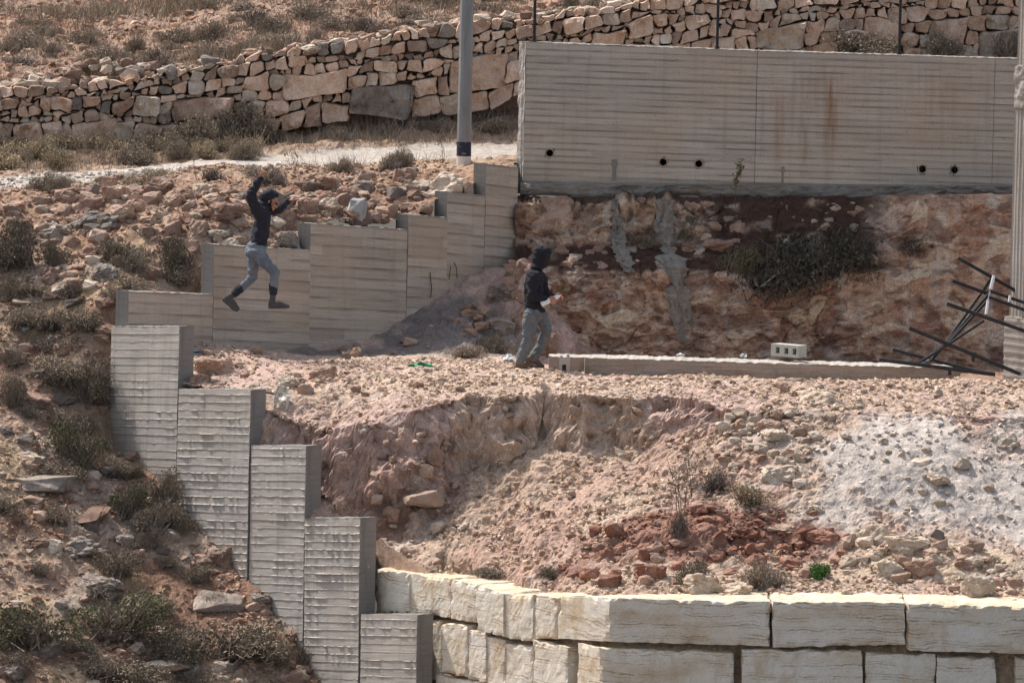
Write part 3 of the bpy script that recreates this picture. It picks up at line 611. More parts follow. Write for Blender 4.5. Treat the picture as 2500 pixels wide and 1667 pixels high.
MID = [hull_rock(200 + i, 14 + i % 6, 1, .12, .05) for i in range(16)]
BIG = [hull_rock(300 + i, 15 + i % 7, 3, .17, .045) for i in range(16)]
SLABS = [hull_rock(400 + i, 18, 2, .07, .06, .45) for i in range(5)]
_mats = {}
def rock_obj(name, pool, i, mat, loc, size, tilt=0.0, parent=None):
    base = pool[i % len(pool)]; key = (base.name, mat)
    if key not in _mats:
        me = base.copy(); me.materials.clear(); me.materials.append(M[mat]); _mats[key] = me
    o = bpy.data.objects.new(name, _mats[key]); COL.objects.link(o); o.location = loc; o.scale = size; o.rotation_euler = (random.uniform(-.15, .15), tilt, random.uniform(-.2, .2))
    return o
def rock(px, py, w, h, mat, label, group=None, which='H', name='stone', cat='stone', pool=None, i=None, tilt=None, sink=.12, depth=.85, hitat=.42):
    "a rock whose picture box is centred at px, py and w by h photograph pixels"
    q = hit(px, py + h * hitat, which)
    if q is None: return None
    m = mpp(q[1]); W, Hh = w * m, h * m; q2 = hit(px, py, which); yc = q[1] + W * depth * .35
    if q2 is not None: yc = min(yc, q2[1] - W * .08)
    pool = pool or (BIG if W > .32 else MID if W > .13 else SMALL)
    cpt = at(px, py + h * sink, yc)
    o = rock_obj(name, pool, random.randrange(99) if i is None else i, mat, cpt, (W, W * depth, Hh), random.uniform(-.25, .25) if tilt is None else tilt)
    tag(o, label, cat, group); return o

# ------------------------------------------------------------------ dry stone wall at the top
def clip(poly, n, d):
    out = []
    for k in range(len(poly)):
        p, q = poly[k], poly[(k + 1) % len(poly)]; a, b = p @ n - d, q @ n - d
        if a <= 0: out.append(p)
        if a * b < 0: out.append(p + (q - p) * (a / (a - b)))
    return out
root = empty('dry_stone_wall', (0, float(wall_y(0)), float(wall_zb(0))), 'long dry stone wall of fitted reddish limestone along the top of the track', 'wall')
tag(root, kind='thing')
cand = []; FR = np.array([-.12, .16, .34, .49, .63, .76, .88, 1.02]); XL, XR = _wb[0, 0] + 1.2, 8.7
def zrow(k, x):
    zb, zt = float(wall_zb(x)), float(wall_zt(x)); w = .075 if 0 < k < len(FR) - 1 else .03
    return zb + (zt - zb) * FR[k] + w * float(fbm(x * 1.3, k * 7.3, 0, 3, 55)) + .03 * float(vnoise(x * 4.1, k * 3.3, 0, 8))
taken = []                                                        # long stones that reach through two courses: (row, x0, x1)
def bigpx(px, w, k, n=2): x = at(px, 240, wy(px))[0]; h = w * .0064 / 2; taken.append((k, x - h, x + h, n))
for px, w, k in ((495, 150, 1), (770, 150, 2), (230, 100, 0), (625, 60, 3), (930, 150, 0), (1165, 140, 1), (70, 70, 0), (360, 60, 2), (1480, 80, 2), (1560, 60, 3), (1900, 120, 1), (2075, 70, 0), (2150, 90, 1), (2310, 90, 1), (2440, 110, 0), (1700, 60, 3)): bigpx(px, w, k)
def add_stone(k0, k1, x0, x1):
    g_ = random.uniform(.003, .010); q = []
    t0, t1 = random.uniform(-.035, .035), random.uniform(-.035, .035); xs = [x0 + g_, (x0 + x1) / 2, x1 - g_]
    for x in xs: q.append((x - (t0 if x < xs[1] else t1 if x > xs[1] else 0), zrow(k0, x) + g_))
    q.append((x1 - g_ + random.uniform(-.02, .01), (zrow(k0, x1) + zrow(k1, x1)) / 2))
    for x in xs[::-1]: q.append((x + (t0 if x < xs[1] else t1 if x > xs[1] else 0), zrow(k1, x) - g_ + (random.uniform(-.05, .04) if k1 == len(FR) - 1 else 0)))
    q.append((x0 + g_ + random.uniform(-.01, .02), (zrow(k0, x0) + zrow(k1, x0)) / 2))
    q = np.array(q); c_ = q.mean(0); an = random.uniform(-.16, .16); R2 = np.array([[math.cos(an), -math.sin(an)], [math.sin(an), math.cos(an)]])
    q = (q - c_) @ R2.T * random.uniform(1.03, 1.10) + c_ + rng.normal(0, .016, q.shape)
    cand.append((c_[0], c_[1], q))
for (k, x0, x1, n) in taken: add_stone(k, k + n, x0, x1)
for k in range(len(FR) - 1):
    x = XL; blocks = sorted([(a_, b_) for (kk, a_, b_, n) in taken if kk <= k < kk + n])
    while x < XR:
        h = max(.1, zrow(k + 1, x) - zrow(k, x)); w = h * random.uniform(.7, 1.6) + .02; nx = x + w
        for a_, b_ in blocks:
            if x < a_ < nx + .09: nx = a_
        ins = [b_ for a_, b_ in blocks if a_ - 1e-6 <= x < b_]
        if ins: x = ins[0]; continue
        if nx - x > .06: add_stone(k, k + 1, x, nx)
        x = nx
def stone_mesh(poly, bulge, back):
    c0 = poly.mean(0); q = poly - c0
    pts = []
    for k in range(len(q)):                                        # cut each corner once
        a, b = q[k], q[(k + 1) % len(q)]; l = np.hypot(*(b - a))
        if l < .02: pts.append((a + b) / 2); continue
        t = min(.3, random.uniform(.02, .06) / l); pts.append(a + (b - a) * t); pts.append(b + (a - b) * t)
        if l > .22: pts.insert(len(pts) - 1, (a + b) / 2 + random.uniform(-.015, .008) * np.array((b - a)[::-1] * (1, -1)) / l)
    q = np.array(pts); n = len(q); V = []
    sz = math.sqrt(np.ptp(q[:, 0]) * np.ptp(q[:, 1])); fx, fz = random.uniform(-.3, .3), random.uniform(-.2, .35); sd = random.randrange(90)
    bm = bmesh.new(); rings = []
    for sc, y in ((.9, back), (1.0, .06), (.99, .0), (.95 - .016 / max(sz, .1), -bulge)):
        rings.append([bm.verts.new((p[0] * sc, y + (p[0] * fx + p[1] * fz if y < -.001 else 0), p[1] * sc)) for p in q])
    for r in range(3):
        for k in range(n): bm.faces.new([rings[r][k], rings[r][(k + 1) % n], rings[r + 1][(k + 1) % n], rings[r + 1][k]])
    f = bm.faces.new(rings[3]); bm.faces.new(rings[0][::-1])
    bmesh.ops.triangulate(bm, faces=[f])
    for it in range(3 if sz > .35 else 2):
        bmesh.ops.subdivide_edges(bm, edges=[e for e in bm.edges if e.calc_length() > (.11 if sz > .35 else .09) and all(v.co.y < .03 for v in e.verts)], cuts=1)
        bmesh.ops.triangulate(bm, faces=[f for f in bm.faces if len(f.verts) > 3 and f.calc_center_median().y < .03])
    co = np.array([v.co[:] for v in bm.verts]); dd = (.05 * min(sz, .4) / .3) * fbm(co[:, 0] * 4.5 + sd * 3, co[:, 2] * 4.5, sd, 4, sd, .6); ee = .012 * vnoise(co[:, 0] * 14, co[:, 2] * 14, sd, 3)
    for v, d_, e_ in zip(bm.verts, dd, ee):
        if v.co.y < .05: v.co.y += d_ - abs(d_) * .3 + e_; v.co.z += e_ * .7; v.co.x += e_ * .5
    bmesh.ops.recalc_face_normals(bm, faces=bm.faces)
    me = bpy.data.meshes.new('stone'); bm.to_mesh(me); bm.free(); return me, c0
vis = [t for t in cand if topx((t[0], wall_y(t[0]), t[1]))[1] > -70]
vis.sort(key=lambda t: -np.ptp(t[2][:, 0]) * np.ptp(t[2][:, 1])); print('wall stones', len(vis))
RESTW = []
for n_, (x, z, poly) in enumerate(vis):
    sz = math.sqrt(np.ptp(poly[:, 0]) * np.ptp(poly[:, 1])); me, c0 = stone_mesh(poly, min(.12, sz * random.uniform(.18, .36)), .28)
    px_ = topx((x, wall_y(x), z))[0]
    mt = random.choices(['rock_wall', 'rock_tan', 'rock_cream', 'rock_grey'], [.62, .2, .12, .06] if px_ < 1300 else [.75, .12, .13, .0])[0]
    bat = (z - float(wall_zb(x))) * .16; lc = Vector((c0[0], float(wall_y(c0[0])) + bat - .06 + random.uniform(-.045, .03), c0[1]))
    if n_ >= 300: RESTW.append((me, lc, mt)); continue
    me.materials.append(M[mt]); o = link('stone', me, None, root); o.location = lc - root.location
if RESTW:
    bm = bmesh.new(); names = sorted({t[2] for t in RESTW})
    for me, lc, mt in RESTW:
        k0 = len(bm.faces); me.transform(Matrix.Translation(lc)); bm.from_mesh(me); bm.faces.ensure_lookup_table(); bpy.data.meshes.remove(me)
        for f in bm.faces[k0:]: f.material_index = names.index(mt)
    me = bpy.data.meshes.new('small_stones'); bm.to_mesh(me); bm.free()
    for n_ in names: me.materials.append(M[n_])
    o = part('small_stones', me, None, root); tag(o, kind='stuff')

# ------------------------------------------------------------------ wall of quarried blocks
def mat_block():
    g = G('sawn_limestone', .85); p = g.vmath('ADD', g.pos(), g.vmath('MULTIPLY', g.rnd(), (3.0, 2.0, 0.0)))
    sp = g.n('ShaderNodeSeparateXYZ'); g.put(sp.inputs[0], p); z = sp.outputs[2]
    nrm = g.n('ShaderNodeSeparateXYZ'); g.put(nrm.inputs[0], g.n('ShaderNodeNewGeometry').outputs['Normal'])
    flat = g.scale(p, (1, 1, 2.2))
    c = g.ramp(g.noise(flat, 1.3, 5, .6), [(.3, (0.60, 0.47, 0.325)), (.46, (0.73, 0.64, 0.51)), (.7, (0.80, 0.745, 0.65))])
    # bedding seams: thin wandering ochre cracks
    nv_ = g.n('ShaderNodeTexNoise'); g.put(nv_.inputs['Vector'], p); nv_.inputs['Scale'].default_value = 5.0; nv_.inputs['Detail'].default_value = 4
    wv = g.vmath('ADD', p, g.vmath('MULTIPLY', g.vmath('SUBTRACT', nv_.outputs['Color'], (.5, .5, .5)), (.16, .16, .10)))
    wz_ = g.math('ADD', g.math('MULTIPLY', g.noise(g.scale(p, (1.3, 1.3, 2.0)), 1.0, 3), .5), g.math('MULTIPLY', g.noise(g.scale(p, (9, 9, 12)), 1.0, 4, .65), .14))
    for fq, wd, am, lo in ((6.5, .085, .85, .40), (13.0, .10, .75, .45)):
        t = g.math('FRACT', g.math('ADD', g.math('MULTIPLY', z, fq), g.math('MULTIPLY', wz_, fq * .45)))
        ln = g.ramp(g.math('ABSOLUTE', g.math('SUBTRACT', t, .5)), [(0.0, 1.0), (wd * .4, .8), (wd, 0.0)])
        mk = g.math('MULTIPLY', g.ramp(g.noise(g.scale(p, (1.0, 1.0, 5.0)), 1.4, 3), [(lo, 0.0), (lo + .12, 1.0)]), g.ramp(g.noise(g.scale(p, (7, 7, 9)), 1.0, 2), [(.35, .15), (.6, 1.0)]))
        c = g.mix(g.math('MULTIPLY', g.math('MULTIPLY', ln, mk), am), c, (0.31, 0.17, 0.07))
    st = g.ramp(g.noise(g.scale(p, (2.5, 2.5, 1.1)), 1.0, 4, .65), [(.52, 0.0), (.72, 1.0)])
    c = g.mix(g.math('MULTIPLY', st, .65), c, (0.46, 0.31, 0.155))
    up = g.ramp(nrm.outputs[2], [(.55, 0.0), (.85, 1.0)])
    c = g.mix(g.math('MULTIPLY', up, g.ramp(g.noise(p, 5, 4), [(.35, .25), (.65, .9)])), c, (0.60, 0.475, 0.31))
    f = g.noise(p, 40, 4, .7); c = g.mix(1.0, c, g.ramp(f, [(.3, .84), (.6, 1.05)]), 'MULTIPLY')
    g.bump(g.math('ADD', f, g.noise(p, 9, 4)), .45, .012); return g.done(c)
M['block'] = mat_block()
def hexa(cn, n=(30, 10, 9), chip=.03, seed=0):
    "rough-hewn block from 8 corners ordered front bl br tr tl, back bl br tr tl"
    cn = np.array(cn, float); V, F = [], []; idx = {}
    def pt(u, v, w):
        f = cn[0] * (1 - u) * (1 - v) + cn[1] * u * (1 - v) + cn[2] * u * v + cn[3] * (1 - u) * v
        b = cn[4] * (1 - u) * (1 - v) + cn[5] * u * (1 - v) + cn[6] * u * v + cn[7] * (1 - u) * v
        return f * (1 - w) + b * w
    nu, nv, nw = n
    def vid(i, j, k):
        if (i, j, k) not in idx: idx[(i, j, k)] = len(V); V.append((i / nu, j / nv, k / nw))
        return idx[(i, j, k)]
    for i in range(nu):
        for j in range(nv): F.append([vid(i, j, 0), vid(i + 1, j, 0), vid(i + 1, j + 1, 0), vid(i, j + 1, 0)]); F.append([vid(i, j, nw), vid(i, j + 1, nw), vid(i + 1, j + 1, nw), vid(i + 1, j, nw)])
        for k in range(nw): F.append([vid(i, nv, k), vid(i + 1, nv, k), vid(i + 1, nv, k + 1), vid(i, nv, k + 1)]); F.append([vid(i, 0, k), vid(i, 0, k + 1), vid(i + 1, 0, k + 1), vid(i + 1, 0, k)])
    for j in range(nv):
        for k in range(nw): F.append([vid(0, j, k), vid(0, j + 1, k), vid(0, j + 1, k + 1), vid(0, j, k + 1)]); F.append([vid(nu, j, k), vid(nu, j, k + 1), vid(nu, j + 1, k + 1), vid(nu, j + 1, k)])
    T = np.array(V); Q = np.array([pt(*t) for t in T]); ctr = cn.mean(0)
    Lu, Lv, Lw = np.linalg.norm(cn[1] - cn[0]), np.linalg.norm(cn[3] - cn[0]), np.linalg.norm(cn[4] - cn[0])
    e = np.sort(np.stack([np.minimum(T[:, 0], 1 - T[:, 0]) * Lu, np.minimum(T[:, 1], 1 - T[:, 1]) * Lv, np.minimum(T[:, 2], 1 - T[:, 2]) * Lw], -1), 1)
    edge = np.exp(-(e[:, 1] / .035) ** 2)                          # near an edge where two faces meet
    nn = fbm(Q[:, 0] * 4 + seed, Q[:, 1] * 4, Q[:, 2] * 4, 4, 5, .6)
    dirv = ctr - Q; dirv /= np.linalg.norm(dirv, axis=1, keepdims=True)
    Q = Q + dirv * (edge * chip * np.clip(.35 + 1.1 * fbm(Q[:, 0] * 9, Q[:, 1] * 9 + seed, Q[:, 2] * 9, 3, 8), .05, 1.6))[:, None] + dirv * (.006 * nn + .003 * fbm(Q[:, 0] * 22, Q[:, 1] * 22, Q[:, 2] * 22, 2, 9))[:, None]
    topm = (T[:, 1] > .99)[:, None]; Q = Q + topm * np.array([0, 0, 1]) * (.018 * fbm(Q[:, 0] * 5, Q[:, 1] * 5, 0, 4, 11))[:, None]
    return fastmesh('stone_block', Q, np.array(F))
A_R = np.array([0, Y_BR, 0.0]); N_R = np.array([0, -1.0, 0])
root = empty('block_wall', tuple(onplane(1487, 1640, A_B, N_B)), 'retaining wall of big white sawn limestone blocks along the bottom', 'wall'); tag(root, kind='thing')
def blk(x0, x1, t0, t1, b0, b1, left, depth, seed, off=0.0):
    A, N = (A_B, N_B) if left else (A_R, N_R); A = A + N * off
    x0, x1, b0, b1, depth = x0 - 1.5, x1 + 1.5, b0 + 5, b1 + 5, depth * 1.2
    q = [onplane(x0, b0, A, N), onplane(x1, b1, A, N), onplane(x1, t1, A, N), onplane(x0, t0, A, N)]
    k = [p - N * depth * (1 if not left else 1) for p in q]
    n = (max(8, int(np.linalg.norm(q[1] - q[0]) / .045)), 13, 9)
    part('stone_block', hexa(q + k, n, .034, seed), M['block'], root)
def corner(x0, xm, x1, t, b, depth, seed):
    "block with its left face on the angled line and its long face on the straight line"
    a = [onplane(x0, b[0], A_B, N_B), onplane(xm, b[1], A_R, N_R), onplane(x1, b[2], A_R, N_R)]; tt = [onplane(x0, t[0], A_B, N_B), onplane(xm, t[1], A_R, N_R), onplane(x1, t[2], A_R, N_R)]
    bk = lambda p: np.array([p[0], a[0][1] + .25, p[2]])
    q = [a[1], a[2], tt[2], tt[1]]; k = [a[0], bk(a[2]), bk(tt[2]), tt[0]]
    part('stone_block', hexa(q + k, (34, 13, 14), .034, seed), M['block'], root)
for i, bkd in enumerate([(917, 996, 1389, 1400, 1492, 1494, .8, .03), (998, 1097, 1400, 1413, 1492, 1502, .85, .0), (1101, 1160, 1414, 1426, 1504, 1516, .8, .02), (1163, 1227, 1428, 1447, 1531, 1549, .8, .05), (1231, 1299, 1451, 1453, 1552, 1562, .8, .02), (1303, 1357, 1452, 1455, 1554, 1556, .8, .0)]):
    blk(*bkd[:6], True, bkd[6], i, bkd[7])
corner(1362, 1487, 1880, (1456, 1459, 1469), (1557, 1566, 1577), .9, 11)
blk(1887, 2209, 1468, 1470, 1577, 1568, False, .8, 12); blk(2215, 2560, 1471, 1481, 1583, 1592, False, .8, 13, .03)
for i, bkd in enumerate([(1050, 1074, 1512, 1515, 1650, 1655, .7, -.02), (1077, 1139, 1523, 1527, 1636, 1650, .7, .06), (1142, 1184, 1538, 1541, 1655, 1660, .7, .04), (1187, 1231, 1554, 1560, 1690, 1695, .7, .02), (1233, 1298, 1570, 1578, 1700, 1705, .7, .0), (1303, 1384, 1563, 1580, 1705, 1712, .75, .03)]):
    blk(*bkd[:6], True, bkd[6], 20 + i, bkd[7])
corner(1408, 1468, 1792, (1568, 1583, 1590), (1712, 1715, 1712), .8, 31)
for i, (x0, x1, t, o_) in enumerate([(1812, 2105, 1586, .0), (2113, 2283, 1594, -.02), (2288, 2430, 1603, .01), (2478, 2640, 1600, -.04)]):
    blk(x0, x1, t, t + 3, 1716, 1716, False, .75, 40 + i, o_ - .02)
for i, (x0, x1, t) in enumerate([(1066, 1100, 1648), (1102, 1180, 1655), (1184, 1260, 1700)]):
    blk(x0, x1, t, t + 6, 1790, 1800, True, .6, 50 + i, .03)
# earth packed behind the joints
q0 = onplane(925, 1440, A_B, N_B) - N_B * .16; q1 = onplane(1487, 1500, A_B, N_B) + np.array([.12, .2, 0]); q2 = np.array([9.5, Y_BR + .2, 0]); zt = onplane(1487, 1500, A_B, N_B)[2]
V = []; pl = [q0, q1, q2]; ztop = [onplane(925, 1415, A_B, N_B)[2] - .15, zt - .06, zt - .06]
L = [0, np.linalg.norm(q1 - q0), np.linalg.norm(q1 - q0) + np.linalg.norm(q2 - q1)]; t = np.linspace(0, L[-1], 300)
bx = np.stack([np.interp(t, L, [p[k] for p in pl]) for k in range(2)], -1); zt_ = np.interp(t, L, ztop); S, R = np.meshgrid(np.arange(300), np.linspace(0, 1, 60))
Q = np.stack([bx[S, 0], bx[S, 1], zt_[S] - R * 2.6], -1); Q[..., 1] -= .06 * fbm(Q[..., 0] * 6, Q[..., 2] * 6, 0, 4, 3)
s_ = np.linspace(-.5, 2.0, 110); ln = A_B + D_B * s_[:, None] - N_B * .215; bz_ = zT(ln[:, 0], ln[:, 1] + .03) + .02; S2, R2 = np.meshgrid(np.arange(110), np.linspace(0, 1, 40))
Q2 = np.stack([ln[S2, 0], ln[S2, 1], bz_[S2] - R2 * np.maximum(.1, bz_ + 2.7)[S2]], -1); Q2 = Q2 + N_B * ((.03 * R2 + .03 * R2 * fbm(Q2[..., 0] * 5, Q2[..., 2] * 5, 0, 4, 6))[..., None])
part('earth_fill', fastmesh('earth_fill', Q2.reshape(-1, 3), gridfaces(110, 40), np.broadcast_to(np.array([.47, .33, .25]), (4400, 3))), M['soil'], root)
part('earth_fill', fastmesh('earth_fill', Q.reshape(-1, 3), gridfaces(300, 60), np.broadcast_to(np.array([.42, .31, .21]), (18000, 3))), M['soil'], root)

# ------------------------------------------------------------------ ground beam, column, pole, posts
root = empty('ground_beam', at(1900, 905, -.1), 'long low concrete ground beam lying in front of the rock cut', 'beam'); tag(root, kind='thing')
A_E = np.array([0, -.25, 0.0]); N_E = np.array([0.0, -1.0, 0])
def rel_rough(u, v): return .012 * fbm(u * 4, v * 9, 0, 4, 33) + .004 * fbm(u * 20, v * 20, 0, 2, 3)
M['conc_dirty'] = mat_concrete('dirty_concrete', (0.36, 0.30, 0.245), .12, .0, .3, .35, .4, .1, joint=.3)
M['conc_pale'] = mat_concrete('pale_concrete_top', (0.46, 0.42, 0.365), 5, .0, .2, .2, .1, .05, joint=.0)
panel('beam_section', onplane(1428, 873, A_E, N_E), onplane(2345, 900, A_E, N_E), -.3, .55, N_E, rel_rough, root, M['conc_dirty'], M['conc_pale'], [.02 * k for k in range(40)], 260, .008)
A_E2 = np.array([0, .25, 0.0])
panel('beam_section', onplane(1340, 870, A_E2, N_E), onplane(1432, 873, A_E2, N_E), -.3, .45, N_E, rel_rough, root, M['conc_dirty'], M['conc_pale'], [.02 * k for k in range(40)], 60, .008)

root = empty('concrete_column', at(2500, 905, .3), 'tall pale concrete column with vertical board marks at the edge of the picture', 'column'); tag(root, kind='thing')
TC = math.radians(56); D_C = np.array([math.cos(TC), -math.sin(TC), 0]); N_C = np.array([-math.sin(TC), -math.cos(TC), 0])
M['conc_col'] = mat_concrete('column_concrete', (0.37, 0.335, 0.295), 5, .0, .1, .5, .15, .05, joint=0)
def colpiece(x0, yt, yb, wid, name, rel, Y=.35):
    A = at(x0, yb, Y); TL = np.array([A[0], A[1], at(x0, yt, Y)[2]]); TR = TL + D_C * wid
    zb = A[2]; rows = np.arange(0, TL[2] - zb, .022)
    panel(name, TL, TR, zb, wid, N_C, rel, root, M['conc_col'], M['conc_col'], list(rows), 60, .01)
vert = lambda u, v: .010 * (np.abs(((u / .075) % 1) - .5) * 2) ** 3 + .006 * (_h(np.floor(u / .075), u * 0, u * 0, 3) - .5) + .004 * fbm(u * 6, v * 1.5, 0, 3, 3)
horz = lambda u, v: .012 * np.exp(-((((v / .11) % 1) - .5) / .12) ** 2) + .006 * fbm(u * 5, v * 5, 0, 3, 5)
colpiece(2449, 772, 935, .62, 'column_base', horz); colpiece(2464, 262, 774, .52, 'column_shaft', vert, .42); colpiece(2474, 160, 264, .50, 'collar', lambda u, v: .02 * fbm(u * 5, v * 6, 0, 4, 3), .40); colpiece(2484, -160, 162, .50, 'column_shaft', vert, .44)

g = G('galvanised_pole', .55); p = g.obj(); g.b.inputs['Metallic'].default_value = .25
M['pole'] = g.done(g.ramp(g.noise(g.scale(p, (6, 6, 1.2)), 1.0, 5, .65), [(.3, (0.20, 0.205, 0.205)), (.7, (0.32, 0.315, 0.305))]))
def paint(name, colr, wear, rough=.6):
    g = G(name, rough); p = g.pos(); k = g.ramp(g.noise(p, 16, 5, .7), [(.60, 0.0), (.66, 1.0)]); return g.done(g.mix(k, g.mix(g.noise(p, 7, 4), tuple(x * .8 for x in colr), colr), wear))
M['band_blue'] = paint('dark_blue_band_paint', (0.032, 0.036, 0.058), (0.25, 0.25, 0.25)); M['band_white'] = paint('white_band_paint', (0.70, 0.64, 0.57), (0.33, 0.27, 0.22))
PB = V3(1131, 445, 7.4); 
root = empty('utility_pole', PB, 'tall grey metal utility pole with painted blue and white bands', 'pole')
def octo(r0, r1, z0, z1, seg=12):
    V = [(r * math.cos(2 * math.pi * (k + .5) / seg), r * math.sin(2 * math.pi * (k + .5) / seg), z) for (r, z) in ((r0, z0), (r1, z1)) for k in range(seg)]
    me = bpy.data.meshes.new('prism'); me.from_pydata(V, [], [[k, (k + 1) % seg, seg + (k + 1) % seg, seg + k] for k in range(seg)] + [list(range(seg, 2 * seg)), list(range(seg))[::-1]]); me.update(); return me
mp = mpp(7.4); rad = lambda z: (18.3 - 1.0 * z * .62) * mp
PTS = lambda py: (445 - py) * mp / math.cos(PITCH)
link('shaft', octo(rad(-.5), rad(8.5) , -.5, 8.5), M['pole'], root)
for (y0, y1, mt) in ((440, 415, 'band_blue'), (415, 381, 'band_white'), (381, 346, 'band_blue')):
    link('painted_band', octo(rad(PTS(y0)) + .003, rad(PTS(y1)) + .003, PTS(y0) , PTS(y1) - .001), M[mt], root)
g = G('dark_steel', .5); g.b.inputs['Metallic'].default_value = .3; M['steel'] = g.done((0.035, 0.034, 0.036))
for x, lb in ((1305, 'thin dark steel post on the long wall nearest the utility pole'), (1752, 'thin dark steel post on the middle of the long wall'), (2197, 'thin dark steel post on the long wall nearest the concrete column')):
    pt_ = onplane(x, 100 + (x - 1284) * .032, A_G, N_G) - N_G * .12; r_ = empty('fence_post', pt_ - np.array([0, 0, .1]), lb, 'post', 'posts along the long wall')
    link('post_tube', octo(.022, .022, 0, 2.2), M['steel'], r_); link('post_foot', octo(.04, .035, .06, .10), M['steel'], r_)
print('structures ready')
